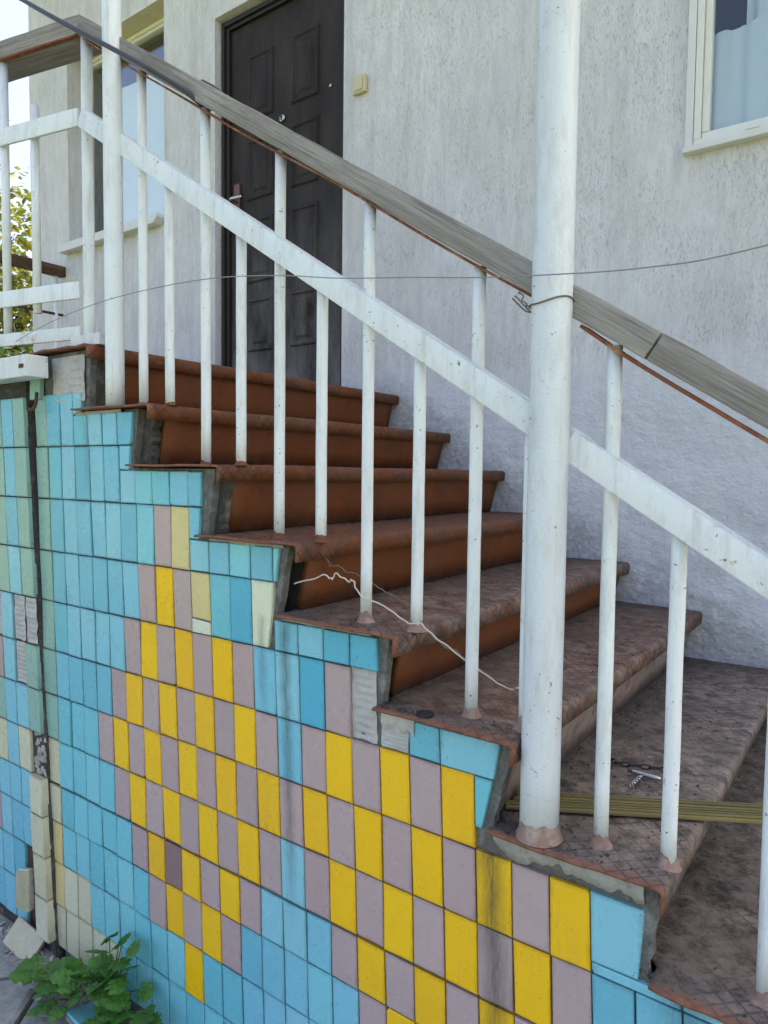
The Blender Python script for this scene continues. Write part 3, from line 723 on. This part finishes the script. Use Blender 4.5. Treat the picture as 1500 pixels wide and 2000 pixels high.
# crumbs of dirt on the treads
b = MB(); rr = random.Random(5)
for i in range(2600):
    k = rr.choice([3, 4, 4, 5, 5, 5, 6, 6, 6, 6, 7, 7]); s_ = rr.choice([.001, .0015, .0015, .002, .003])
    x = XK[k]-rr.random()**1.0*.27; y = .01+rr.random()**1.5*(W-.04)
    if rr.random() < .45: x = XK[k-1]-.045+rr.random()**2*.06
    z = ZK[k]+s_*.2; q = [Vector((x+rr.uniform(-1, 1)*s_*1.6, y+rr.uniform(-1, 1)*s_*1.6, z-s_*.3)) for _ in range(3)]+[Vector((x, y, z+s_*.9))]
    b.add(q, [(0,1,3),(1,2,3),(2,0,3),(0,2,1)])
o = b.build('dirt_crumbs', M['darkmortar'], stairs); tag(o, kind='stuff')

# ------------------------------------------------------------------ landing block left of the crack
lb = empty('landing_block', (-.8, .5, GZ)); tag(lb, 'tiled landing block left of the dark vertical crack', 'landing')
def lx(z): return -.325+.073*(-.13-z)
poly = [(-2.7, GZ-.02)]+[(lx(z)+.006*noise.noise(Vector((z*14, 2.2, 0)))-.003, z) for z in [GZ-.02+(GZ*-1-.03)*i/40 for i in range(41)]]+[(-2.7, -.05)]
b = MB(); b.prism(poly, .0095, .055); lbw = b.build('tiled_face', M['darkmortar'], lb)
b = MB(); b.box(-2.7, -.34, .061, W-.004, GZ-.02, -.03); b.build('core', M['concrete'], lb)
LC = {}
for r in range(12):
    LC[r, 0] = 'mint' if r <= 6 else 'cream'; LC[r, 1] = 'blue'; LC[r, 2] = 'mint' if r < 4 else 'blue'
LC[7, 1] = 'cream'; LC[9, 1] = 'blue'; LC[4, 2] = 'blue'; LC[1, 3] = 'mauve'; LC[2, 3] = 'mauve'; LC[7, 3] = 'cream'
GONE = {(4,0), (4,1), (5,1), (4,3)}; HOLE = {(7,0), (10,1), (11,1)}
LREST = {}
zl = lambda z: -.304+(z+.304)*.985
for r in range(12):
    z1, z0 = zl(ROWZ[r]), zl(ROWZ[r+1])
    for c in range(0, 38):
        xr = lambda z: lx(z)-.002-c*.0640
        Q = [(xr(z0)-.064, z0), (xr(z0), z0), (xr(z1), z1), (xr(z1)-.064, z1)]
        if (r, c) in GONE:
            ribs('mortar_patch', Q[0][0]+.003, Q[1][0]-.003, z0+.003, z1-.003, .0065, lbw, 9, .04, 1, seed=r*5+c); continue
        if (r, c) in HOLE: continue
        Q = clip(Q, 0, 1, -.085 if c else -.055)
        if not Q: continue
        rj = random.Random(r*37+c*3); nm = LC.get((r, c), 'blue' if rj.random() < .7 else ('mauve' if rj.random() < .4 else 'mint'))
        V, F = tile_geo(Q, rj.uniform(-.0012, .0012)-(.010 if (c == 0 and r > 7) else 0), .012 if not (c == 0 and r > 7) else .022, .0014, (rj.uniform(-.02, .02), rj.uniform(-.012, .012)))
        if c < 14: mk('tile', V, F, M[nm], lbw)
        elif Q[0][0] > -2.7: LREST.setdefault(nm, MB()).add(V, F)
_b = MB(); _m = []; _i = []
for nm, mb in LREST.items(): _b.add(mb.V, mb.F); _m.append(nm); _i += [len(_m)-1]*len(mb.F)
o = _b.build('tile_field', None, lbw); tag(o, kind='stuff')
for nm in _m: o.data.materials.append(M[nm])
for p_, q in zip(o.data.polygons, _i): p_.material_index = q
# crumbling brick inside the holes
b = MB(); z1, z0 = zl(ROWZ[7]), zl(ROWZ[8])
for i in range(26):
    x = lx(-1.1)-random.uniform(.0, .06); z = random.uniform(z0, z1); s_ = random.uniform(.006, .014)
    b.add([(x-s_, .010, z-s_), (x+s_, .0095, z-s_*.6), (x+s_*.6, .009, z+s_), (x-s_*.7, .010, z+s_*.8), (x, .010-s_*.6, z)], [(0,1,4),(1,2,4),(2,3,4),(3,0,4)])
b.build('mortar_lump', M['mortar'], lbw)
b = MB(); b.box(lx(-1.45)-.128, lx(-1.45)-.066, -.0005+.008, .0094, zl(ROWZ[12]), zl(ROWZ[10])); b.build('exposed_brick', M['darkrust'], lbw)
# mint tile, crack filler and drooping metal strip between landing and first step
V, F = tile_geo([(-.318, -.118), (-.262, -.118), (-.258, .0), (-.314, .0)], .012, .012); mk('tile', V, F, M['mint'], lbw)
b = MB(); b.tube(spline([(-.262, .004, -.10), (-.255, -.004, -.135), (-.268, -.008, -.146), (-.292, -.006, -.142)], 6), .005, 6); b.build('bent_strap', M['darkrust'], lb)
b = MB(); b.box(-2.7, -.186, -.062, -.004, -.068, -.012); bevel(b.build('edge_beam', M['whiterust'], lb), .003)
b = MB(); b.box(-.222, -.200, -.064, -.0625, -.046, -.036); b.build('beam_slot', M['darkrust'], lb)
b = MB(); b.box(-2.7, -.29, .03, W-.003, -.028, -.002); b.build('floor_slab', M['concrete'], lb)

# things fallen off the landing block
def loose_tile(name, poly, mw, mat, label, backed=True):
    n = len(poly); V = [(x, y, 0) for x, y in poly]+[(x, y, .009) for x, y in poly]
    F = [tuple(range(n-1, -1, -1)), tuple(range(n, 2*n))]+[(i, (i+1)%n, n+(i+1)%n, n+i) for i in range(n)]
    o = mk(name, V, F, M[mat], None, False, mw); bevel(o, .0012, 1)
    tag(o, label, 'tile')
    if backed:
        b = MB(); b.add([(x*.96+.001, y*.96+.001, -.012+.003*noise.noise(Vector((x*60, y*60, 0)))) for x, y in poly]+[(x*.98, y*.98, -.0003) for x, y in poly], [tuple(range(n-1, -1, -1))]+[(i, (i+1)%n, n+(i+1)%n, n+i) for i in range(n)])
        b.build('mortar_backing', M['mortar'], o, False, mw)
    return o
loose_tile('broken_tile', [(0,0),(.062,.0),(.135,.018),(.128,.052),(.062,.040),(.066,.095),(.012,.10)], Matrix.Translation((.035,-.105,GZ+.026)) @ Euler((math.radians(-6), math.radians(4), math.radians(-2))).to_matrix().to_4x4(), 'blue', 'broken turquoise tile lying on the pavement under the weeds')
m1 = Matrix.Translation((-.345,-.028,-1.545)) @ Euler((math.radians(88), math.radians(-2), math.radians(10))).to_matrix().to_4x4()
loose_tile('loose_tile', [(0,0),(.052,.0),(.050,.118),(.012,.112),(0,.10)], m1, 'cream', 'chipped cream tile standing upright by the crack foot')
m2 = Matrix.Translation((-.365,-.060,-1.640)) @ Euler((math.radians(52), math.radians(14), math.radians(12))).to_matrix().to_4x4()
loose_tile('loose_tile', [(0,0),(.11,-.012),(.115,.062),(.0,.07)], m2, 'cream', 'cream tile tipped over at the foot of the wall')

# ------------------------------------------------------------------ railings
RY = .070                                     # centre line of the railing
def hz(x): return .809-.6555*(x+.12)-.004      # underside of the wooden handrail
def mz(x): return .598-.6465*(x+.117)          # middle of the flat mid rail
def tz(x):
    for k in range(NS):
        if x <= XK[k]+.012: return ZK[k]
    return ZK[-1]
rail = empty('stair_railing', (1.2, RY, ZK[5])); tag(rail, 'white steel stair railing with a grey weathered wooden handrail', 'railing')
def bar(name, p0, p1, wy_, hz_, mat, parent, bev=.002, sag=None):
    p0 = Vector(p0); p1 = Vector(p1); d_ = p1-p0; L = d_.length; ux = d_.normalized(); uy = Vector((-ux.y, ux.x, 0)).normalized() if abs(ux.z) < .99 else Vector((0,1,0)); uz = ux.cross(uy)
    mw = Matrix(((ux.x, uy.x, uz.x, p0.x), (ux.y, uy.y, uz.y, p0.y), (ux.z, uy.z, uz.z, p0.z), (0,0,0,1)))
    n = max(2, int(L/.05)); V = []; F = []
    for i in range(n+1):
        x = L*i/n; s_ = sag(x) if sag else 0
        for (a, c) in ((-1,-1),(1,-1),(1,1),(-1,1)):
            j_ = .0016 if 'handrail' in name else 0
            V.append((x, a*wy_/2+j_*noise.noise(Vector((x*9+p0.x, a*3, c*5)))+j_*1.5*noise.noise(Vector((x*1.7, 4, 4))), c*hz_/2+s_+j_*noise.noise(Vector((x*11, a*7, c*2+p0.z)))))
    for i in range(n):
        for k_ in range(4): a = i*4+k_; c = i*4+(k_+1)%4; F.append((a, a+4, c+4, c))
    F += [(0,1,2,3), (n*4+3, n*4+2, n*4+1, n*4)]
    bm = bmesh.new(); me = bpy.data.meshes.new(name)
    vs = [bm.verts.new(v) for v in V]; [bm.faces.new([vs[i] for i in f]) for f in F]
    bmesh.ops.recalc_face_normals(bm, faces=bm.faces[:])
    if bev:
        ed = [e for e in bm.edges if e.calc_face_angle(0) > .6]
        bmesh.ops.bevel(bm, geom=ed, offset=bev, segments=2, affect='EDGES', profile=.6)
    bm.to_mesh(me); bm.free()
    return autosmooth(mko(name, me, mat, parent, False, mw), 35)
HRW, HRH = .046, .042
def hr(x): return (x, RY, hz(x)+HRH/2/math.cos(math.atan(.6555)))
bar('handrail', hr(-.118), hr(1.329), HRW, HRH, M['wood'], rail, .004)
bar('handrail', hr(1.331), hr(2.62), HRW, HRH, M['wood'], rail, .004)
sg = lambda x: -.001-.005*max(0, math.sin(x*3.1))-.0015*math.sin(x*11)
bar('rusty_strip', (-.10, RY, hz(-.10)-.003), (1.15, RY, hz(1.15)-.003), .036, .004, M['rust'], rail, 0, sg)
bar('rusty_strip', (1.222, RY, hz(1.222)-.003), (2.6, RY, hz(2.6)-.003), .036, .005, M['rust'], rail, 0, lambda x: -.002-.010*min(1, x/.25)-.002*math.sin(x*17))
bar('mid_rail', (-.118, RY-.018, mz(-.118)), (1.16, RY-.018, mz(1.16)), .006, .044, M['white'], rail, .0015)
bar('mid_rail', (1.205, RY-.018, mz(1.205)), (2.62, RY-.018, mz(2.62)), .006, .044, M['white'], rail, .0015)
bar('mid_rail_flange', (-.115, RY-.004, mz(-.115)+.0255), (1.158, RY-.004, mz(1.158)+.0255), .022, .004, M['white'], rail, 0)
bar('mid_rail_flange', (1.208, RY-.004, mz(1.208)+.0255), (2.615, RY-.004, mz(2.615)+.0255), .022, .004, M['white'], rail, 0)
def baluster(x, z0, z1, r, parent, mat='white', collar=True, y=RY, lean=0.0, cm='collar'):
    b = MB(); n = 8; rr = random.Random(int(x*1000))
    b.tube([(x+rr.uniform(-.0004, .0004)+lean*(i/n), y+rr.uniform(-.0004, .0004), z0+(z1-z0)*i/n) for i in range(n+1)], r, 16)
    o = b.build('baluster', M[mat], parent, True)
    if collar:
        V = []; F = []; seg = 18; ks_ = rr.uniform(.75, 1.25)*(.55 if x < .8 else 1); hs_ = rr.uniform(.6, 1.5)*(.55 if x < .8 else 1)
        for ri, (zz, k_) in enumerate(((-.001, 1.75), (.002, 1.45), (.006, 1.22), (.011, 1.10), (.016, 1.03))):
            for s_ in range(seg):
                a = 2*math.pi*s_/seg; w_ = 1+.40*noise.noise(Vector((math.cos(a)*1.8, math.sin(a)*1.8, x*29+zz*60))); kk = max(1.02, 1+(k_-1)*ks_*w_)
                V.append((x+math.cos(a)*r*kk, y+math.sin(a)*r*kk, z0+zz*hs_*(1+.8*noise.noise(Vector((math.cos(a)*1.6, math.sin(a)*1.6, x*17))))))
        for i in range(4):
            for s_ in range(seg): a = i*seg+s_; c = i*seg+(s_+1)%seg; F.append((a, c, c+seg, a+seg))
        mk('collar', V, F, M[cm], o, True)
    return o
for i in range(-2, 22):
    x = .117+.1152*i
    if i == -2: x = -.115
    if x > 2.5: break
    x = min([x]+[XK[k]-.013 for k in range(NS) if -.013 < XK[k]-.013-x+.026 < .013 and x > XK[k]-.013])
    zb = tz(x) if i > -1 else ZK[0]
    if i == -2: baluster(x, ZK[0], hz(x), .0145, rail, 'white', False)
    elif i == -1: baluster(-.012, ZK[0]+.0, mz(-.012)-.02, .0115, rail, 'white', False)
    elif i % 2 == 0: baluster(x, zb, hz(x)-.006, .0112, rail, cm='riser0' if x < .8 else 'collar')
    else: baluster(x, zb, mz(x)-.010, .0112, rail, cm='riser0' if x < .8 else 'collar')

# posts that rise out of the picture
def post(x, y, z0, z1, r, label, mat):
    e = empty('canopy_post', (x, y, z0)); tag(e, label, 'post')
    b = MB(); n = 30; b.tube([(x, y, z0+(z1-z0)*i/n) for i in range(n+1)], [r*(1+.012*noise.noise(Vector((0, x, i*.7)))) for i in range(n+1)], 32); b.build('shaft', M[mat], e, True)
    V = []; F = []; seg = 28
    for ri, (zz, k_) in enumerate(((-.001, 1.22), (.003, 1.14), (.009, 1.08), (.018, 1.04), (.026, 1.012))):
        for s_ in range(seg):
            a = 2*math.pi*s_/seg; w_ = 1+.07*noise.noise(Vector((math.cos(a)*2, math.sin(a)*2, x*9+zz*40)))
            V.append((x+math.cos(a)*r*k_*w_, y+math.sin(a)*r*k_*w_, z0+zz*(1+.5*noise.noise(Vector((math.cos(a)*2, math.sin(a)*2, 3+x))))))
    for i in range(4):
        for s_ in range(seg): a = i*seg+s_; c = i*seg+(s_+1)%seg; F.append((a, c, c+seg, a+seg))
    if r > .025: mk('paint_collar', V, F, M['collar'], e, True)
    return e
post(.040, .042, ZK[1], 2.45, .0225, 'slim white round post at the head of the stairs', 'white')
post(1.182, .036, ZK[6], 2.45, .0305, 'thick white round post tied to the handrail with wire', 'pillar')
post(2.33, .036, ZK[11], 2.45, .0305, 'thick white round post at the foot of the stairs', 'pillar')

# landing railing, running on to the left and slightly outwards
lr = empty('landing_railing', (-.6, 0, 0)); tag(lr, 'white steel landing railing with a wide wooden rail top left', 'railing')
def ly(x): return RY-.018+(x+.12)*.21
def lbar(name, z, h_, mat='white', x0=-.125, x1=-1.5): return bar(name, (x0, ly(x0), z), (x1, ly(x1), z), .008, h_, M[mat], lr, .0015)
bar('handrail', (-.126, ly(-.126)+.048, .832), (-1.5, ly(-1.5)+.048, .832), .095, .046, M['wood'], lr, .004)
lbar('mid_rail', .600, .046); lbar('lower_rail', .163, .044); lbar('bottom_rail', .052, .034, 'whiterust')
b = MB(); 
for i, x in enumerate((-.415, -.53, -.70, -.87, -1.04, -1.21, -1.38)):
    o = MB(); o.tube([(x, ly(x)+.016, .03), (x, ly(x)+.016, .81)], .0112, 14); o.build('baluster', M['white'], lr, True)
    x2 = x+.115; o = MB(); o.tube([(x2, ly(x2)+.016, .03 if i else .12), (x2, ly(x2)+.016, .59 if i else .67)], .0108, 14); o.build('baluster', M['white'], lr, True)
bar('rusty_strip', (-.13, ly(-.13)+.004, .806), (-1.5, ly(-1.5)+.004, .806), .012, .004, M['rust'], lr, 0)
b = MB(); b.box(-.135, -.005, .028, .075, ZK[0]+.001, ZK[0]+.030); bevel(b.build('base_angle', M['whiterust'], lr), .002)
# railing closing the far end of the landing
er = empty('end_railing', (-2.48, .7, 0)); tag(er, 'brown wooden handrail at the far end of the landing meeting the house wall', 'railing')
bar('handrail', (-2.48, W-.004, .875), (-2.48, .06, .875), .05, .06, M['brownwood'], er, .004)
bar('lower_rail', (-2.48, W-.01, .62), (-2.48, .06, .62), .012, .014, M['darkrust'], er, 0)
for y in (.10, .5, .9, 1.30):
    b = MB(); b.tube([(-2.48, y, -.003), (-2.48, y, .85)], .012, 12); b.build('baluster', M['white'], er, True)

# ------------------------------------------------------------------ wires and cable
def wire(name, P, r, mat, label, n=8, cat='wire'):
    b = MB(); b.tube(spline(P, n), r, 7); o = b.build(name, M[mat], None, True); return tag(o, label, cat)
wire('line_wire', [(-.55,.02,.02), (-.262,-.01,.057), (-.05,-.01,.086), (.173,-.01,.098), (.44,-.01,.092), (.647,-.01,.068), (.80,-.01,.040), (.952,-.012,.018), (1.08,-.014,-.002), (1.186,-.012,-.014), (1.332,-.01,-.026), (1.477,-.01,-.022), (1.9,-.01,.03), (2.30,.0,.12)], .0010, 'steelwire', 'thin grey wire strung level across both posts and the railing', 6)
P = []
for i in range(40):
    a = math.pi*(-.15+1.55*i/39)+math.pi*.95
    P.append((1.182+math.cos(a)*.0322, .036+math.sin(a)*.0322, -.050+.010*i/39+.003*math.sin(i*.3)))
P = [(1.112,.045,-.026),(1.130,.043,-.044),(1.142,.040,-.052)]+P
b = MB(); b.tube(spline(P, 2), .0013, 6)
tw = []
for i in range(60):
    t = i/59; a = t*26; tw.append((1.122+.028*t+.0024*math.cos(a), .043-.006*t+.0024*math.sin(a), -.018-.036*t+.003*math.sin(t*9)))
b.tube(tw, .0011, 5); b.tube([(1.118,.040,-.024),(1.126,.035,-.030),(1.135,.034,-.040),(1.152,.036,-.058)], .0013, 5)
o = b.build('tie_wire', M['darkwire'], None, True); tag(o, 'twisted wire tie looped round the thick post under the handrail', 'wire')
wire('black_cable', [(-1.75,W-.49,2.975), (-1.25,.30,1.95), (-.75,.03,1.25), (-.273,-.01,.913), (.171,.0,.628), (.255,.018,.572), (.315,.038,.530), (.350,.064,.498), (.362,.098,.505), (.335,.122,.555), (.27,.125,.60)], .0058, 'cable', 'black cable slanting down across the upper handrail', 8, 'cable')
def kink(P, amp, f, seed):
    Q = spline(P, 10); out = []
    for i, q in enumerate(Q): out.append(q+Vector((0, noise.noise(Vector((i*f, seed, 0)))*amp, noise.noise(Vector((i*f, seed, 5)))*amp)))
    return out
sw = empty('scrap_wire', (.95, .1, ZK[5])); tag(sw, 'kinked scrap wire trailing down the steps between the balusters', 'wire')
b = MB(); b.tube(kink([(.659,.03,-.526),(.735,.032,-.503),(.752,.035,-.509),(.762,.035,-.496),(.790,.035,-.508),(.806,.033,-.507),(.822,.035,-.532),(.868,.04,-.545),(.919,.045,-.570),(.945,.05,-.572),(.985,.06,-.600),(1.035,.085,-.640),(1.06,.16,-.690),(1.05,.26,-.716)], .004, .25, 2), .0015, 7); b.build('strand', M['scrapwire'], sw, True)
b = MB(); b.tube(kink([(.678,.08,-.476),(.700,.08,-.479),(.712,.08,-.491),(.730,.08,-.489),(.752,.08,-.500),(.775,.08,-.500),(.826,.08,-.520),(.850,.08,-.530),(.884,.08,-.540),(.913,.08,-.560),(.957,.08,-.602),(1.005,.085,-.622),(1.045,.11,-.655),(1.075,.2,-.705),(1.09,.25,-.718)], .004, .3, 7), .0012, 6); b.build('strand', M['darkwire'], sw, True)
# dark chain-like scrap on the lower tread
zt = ZK[6]
sc = empty('scrap_chain', (1.2, .38, zt)); tag(sc, 'dark rusty scrap chain and wire lying on the lower tread', 'scrap')
b = MB(); b.tube(kink([(1.06,.50,zt+.06),(1.102,.469,zt+.03),(1.139,.443,zt+.006),(1.165,.40,zt+.005),(1.198,.344,zt+.005),(1.19,.35,zt+.004)], .008, .5, 3), .002, 6); b.build('strand', M['black'], sw, True).parent = sc
bpy.context.view_layer.update()
pts = spline([(1.150,.43,zt+.006),(1.175,.395,zt+.006),(1.205,.38,zt+.006),(1.255,.397,zt+.006),(1.30,.406,zt+.006)], 3)
for i in range(len(pts)-1):
    a, c = pts[i], pts[i+1]; m_ = (a+c)/2; dr = (c-a).normalized(); sd_ = Vector((-dr.y, dr.x, 0)) if i % 2 else Vector((0, 0, 1))
    b = MB(); L = (c-a).length*.62
    b.tube([m_+dr*L*math.cos(t)+sd_*.0042*math.sin(t) for t in [2*math.pi*q/12 for q in range(13)]], .0014, 6, False); b.build('link', M['black'], sc, True)
# corkscrew-like steel screw
cs = empty('corkscrew', (1.25, .35, zt)); tag(cs, 'small bright steel corkscrew lying on the lower tread', 'corkscrew')
b = MB(); b.tube([(1.226,.352,zt+.008),(1.236,.352,zt+.008),(1.276,.350,zt+.008),(1.287,.350,zt+.008)], [.0035,.0048,.0048,.0035], 12); b.build('handle', M['chrome'], cs, True)
P = []
for i in range(70):
    t = i/69; a = t*5*2*math.pi; y = .346-.055*t; P.append((1.254-.004*t+.0042*math.cos(a)*min(1, t*5), y, zt+.0065+.0042*math.sin(a)*min(1, t*5)))
b = MB(); b.tube(P, .0013, 6); b.build('worm', M['chrome'], cs, True)
# brass coloured strips
for i, (q0, q1, dz, lb_) in enumerate([((1.10,.085),(1.78,.475), .003, 'dull brass strip across the lower tread, nearest of three'), ((1.105,.108),(1.80,.505), .003, 'dull brass strip across the lower tread, middle of three'), ((1.10,.130),(1.79,.525), .003, 'dull brass strip across the lower tread, farthest of three')]):
    o = bar('brass_strip', (q0[0], q0[1], zt+.004+dz), (q1[0], q1[1], zt+.006+dz), .019, .007, M['brass'], None, .001)
    tag(o, lb_, 'strip', 'brass strips on the lower tread')
    p0 = Vector((q0[0], q0[1], zt+.004+dz+.0045)); p1 = Vector((q1[0], q1[1], zt+.006+dz+.0045))
    bar('rib', p0+Vector((.0,.004,.001)), p1+Vector((0,.004,.001)), .003, .0022, M['brass'], o, 0)
    bar('rib', p0+Vector((.0,-.005,.001)), p1+Vector((0,-.005,.001)), .003, .0022, M['brass'], o, 0)
# black cap on a plate
cz_ = ZK[5]; V = []; b = MB(); b.tube([(.975,.022,cz_+.001),(.975,.022,cz_+.005),(.975,.022,cz_+.0065)], [.0155,.0155,.012], 24); b.tube([(.975,.022,cz_+.0066),(.975,.022,cz_+.0085)], [.006,.005], 12)
o = b.build('bottle_cap', M['black'], None, True); autosmooth(o, 30); tag(o, 'small round black cap lying on the rusty tread edge', 'cap')

# ------------------------------------------------------------------ weeds at the foot of the wall
def leaflet(mb, base, dirv, nrm, L, wd, rr):
    side = dirv.cross(nrm).normalized(); n = 22; V = [base.copy()]; ctr = base+dirv*L*.52
    ring = []
    for i in range(n):
        a = 2*math.pi*i/n; lob = 1+.13*math.cos(5*a)+.03*math.cos(11*a+1)+.04*rr.uniform(-1, 1)
        q = ctr+dirv*math.cos(a)*L*.5*lob+side*math.sin(a)*wd*.5*lob
        q += nrm*(-.20*L*(abs(math.sin(a))**2)*.6+.03*L*math.sin(a*5)-.12*L*max(0, math.cos(a)))
        ring.append(q)
    mid = [ctr+(q-ctr)*.5+nrm*.02*L for q in ring]
    mb.add([ctr+nrm*.02*L]+mid+ring, [(0, 1+i, 1+(i+1)%n) for i in range(n)]+[(1+i, 1+n+i, 1+n+(i+1)%n, 1+(i+1)%n) for i in range(n)])
def weed(base, specs, label, seed):
    rr = random.Random(seed); e = empty('weed', base); tag(e, label, 'plant', 'weeds at the foot of the tiled wall'); base = Vector(base)
    for (tx, ty, tz_, sz) in specs:
        tip = Vector((tx, ty, tz_)); midp = (base+tip)/2+Vector((0, 0, .25*(tip-base).length*.5))
        P = spline([base, midp, tip], 6)
        b = MB(); b.tube(P, [.0022-.001*i/len(P) for i in range(len(P))], 6); st_ = b.build('stem', M['stem'], e, True)
        d_ = (tip-P[-3]).normalized(); toward = Vector((CX-tip.x, CY-tip.y, CZ-tip.z)).normalized()
        nr = (Vector((rr.uniform(-.5,.5), -.5+rr.uniform(-.4,.4), 1.0))).normalized(); d_ = (Vector((d_.x*.8+rr.uniform(-.4,.4), d_.y-.2, d_.z*.3))).normalized(); nr = (nr-d_*nr.dot(d_)).normalized(); sd_ = d_.cross(nr)
        lf = MB(); leaflet(lf, tip, d_, nr, sz, sz*.95, rr)
        for s_ in (-1, 1):
            leaflet(lf, tip-d_*sz*.06, (d_*.35+sd_*s_).normalized(), (nr+Vector((rr.uniform(-.2,.2), 0, 0))).normalized(), sz*.72, sz*.6, rr)
            leaflet(lf, tip-d_*sz*.45, (d_*.25+sd_*s_).normalized(), (nr+Vector((rr.uniform(-.2,.2), 0, 0))).normalized(), sz*.5, sz*.45, rr)
        lf.build('leaf', M['weed'], e, True)
def cloud(cx, cy, cz, rx, ry, rz, n, smin, smax, seed):
    rr = random.Random(seed); out = []
    for i in range(n): out.append((cx+rr.uniform(-rx, rx), cy+rr.uniform(-ry, ry), cz+rr.uniform(-rz, rz), rr.uniform(smin, smax)))
    return out
weed((.085, -.015, GZ), cloud(.16,-.035,-1.50,.055,.03,.06,12,.028,.045,1)+cloud(.06,-.05,-1.56,.07,.04,.05,15,.024,.044,2), 'tall leafy green weed growing against the turquoise tiles', 1)
weed((-.02, -.05, GZ), cloud(-.06,-.08,-1.60,.11,.045,.03,17,.026,.046,3), 'low green weed spreading left over the paving', 2)
weed((.20, -.02, GZ), cloud(.21,-.06,-1.58,.08,.04,.04,18,.024,.046,4), 'bushy green weed beside the broken turquoise tile', 3)
# rubble at the wall foot
b = MB(); rr = random.Random(3)
for i in range(420):
    x = rr.uniform(-.75, .35); y = -.005-abs(rr.gauss(0, .045)); s_ = rr.choice([.003,.004,.006,.010,.013]); z = GZ+s_*.3
    q = [Vector((x+rr.uniform(-1,1)*s_, y+rr.uniform(-1,1)*s_, z+rr.uniform(-.5,.8)*s_)) for _ in range(6)]
    bm = bmesh.new(); [bm.verts.new(v) for v in q]; bmesh.ops.convex_hull(bm, input=bm.verts[:]); bm.verts.index_update()
    vs = [v.co.copy() for v in bm.verts]; fs = [tuple(v.index for v in f.verts) for f in bm.faces]; b.add(vs, fs); bm.free()
o = b.build('rubble', M['mortar']); tag(o, 'crumbs of mortar along the foot of the tiled wall', 'rubble', kind='stuff')

# ------------------------------------------------------------------ trees beyond the house corner
def tree(base, h, crown, nleaf, mat, label, seed, ls=.11):
    rr = random.Random(seed); e = empty('tree', base); tag(e, label, 'tree', 'trees beyond the house corner'); base = Vector(base)
    b = MB(); top = base+Vector((.2, .1, h*.8)); b.tube(spline([base, base+Vector((.05,.05,h*.3)), base+Vector((-.05,.1,h*.55)), top], 4), [.13-.11*i/12 for i in range(13)], 8)
    tips = []
    for i in range(16):
        t = rr.uniform(.2, .85); p0 = base+(top-base)*t; a = rr.uniform(0, 6.28); L = rr.uniform(.5, 1)*crown
        p1 = p0+Vector((math.cos(a)*L, math.sin(a)*L, rr.uniform(.1, .6)*L)); b.tube([p0, (p0+p1)/2+Vector((0,0,.1)), p1], [.045, .028, .01], 6); tips.append(((p0+p1)/2, p1))
    b.build('trunk', M['bark'], e, True)
    f = MB()
    cl = []
    for i in range(70):
        if rr.random() < .6: q = rr.choice(tips)[1]+Vector((rr.gauss(0, .3), rr.gauss(0, .3), rr.gauss(0, .3)))
        else: q = base+Vector((rr.gauss(0, .55)*crown, rr.gauss(0, .55)*crown, h*rr.uniform(.06, 1.0)))
        cl.append((q, rr.uniform(.18, .42)))
    for i in range(nleaf):
        q, s_ = rr.choice(cl); p_ = q+Vector((rr.gauss(0, s_), rr.gauss(0, s_), rr.gauss(0, s_*.8)))
        if p_.z < GZ+.02: continue
        u = Vector((rr.uniform(-1,1), rr.uniform(-1,1), rr.uniform(-.7,.5))).normalized(); v = u.orthogonal().normalized(); v = (Matrix.Rotation(rr.uniform(0, 6.28), 3, u) @ v); L = ls*rr.uniform(.6, 1.2)
        nn = u.cross(v)
        f.add([p_, p_+u*L*.5+v*L*.3+nn*L*.06, p_+u*L, p_+u*L*.5-v*L*.3+nn*L*.06], [(0,1,2,3)])
    f.build('crown', M[mat], e)
tree((-7.6, 3.5, GZ), 4.6, 1.5, 15000, 'treeleaf', 'yellowing sunlit tree behind the landing railing', 11)
tree((-9.6, 5.2, GZ), 4.2, 1.7, 15000, 'treeleaf2', 'darker green tree farther back past the house corner', 12)
tree((-6.2, 2.5, GZ), 2.9, 1.1, 15000, 'treeleaf2', 'low dark green bushy tree in front of the yellow tree', 13, .09)
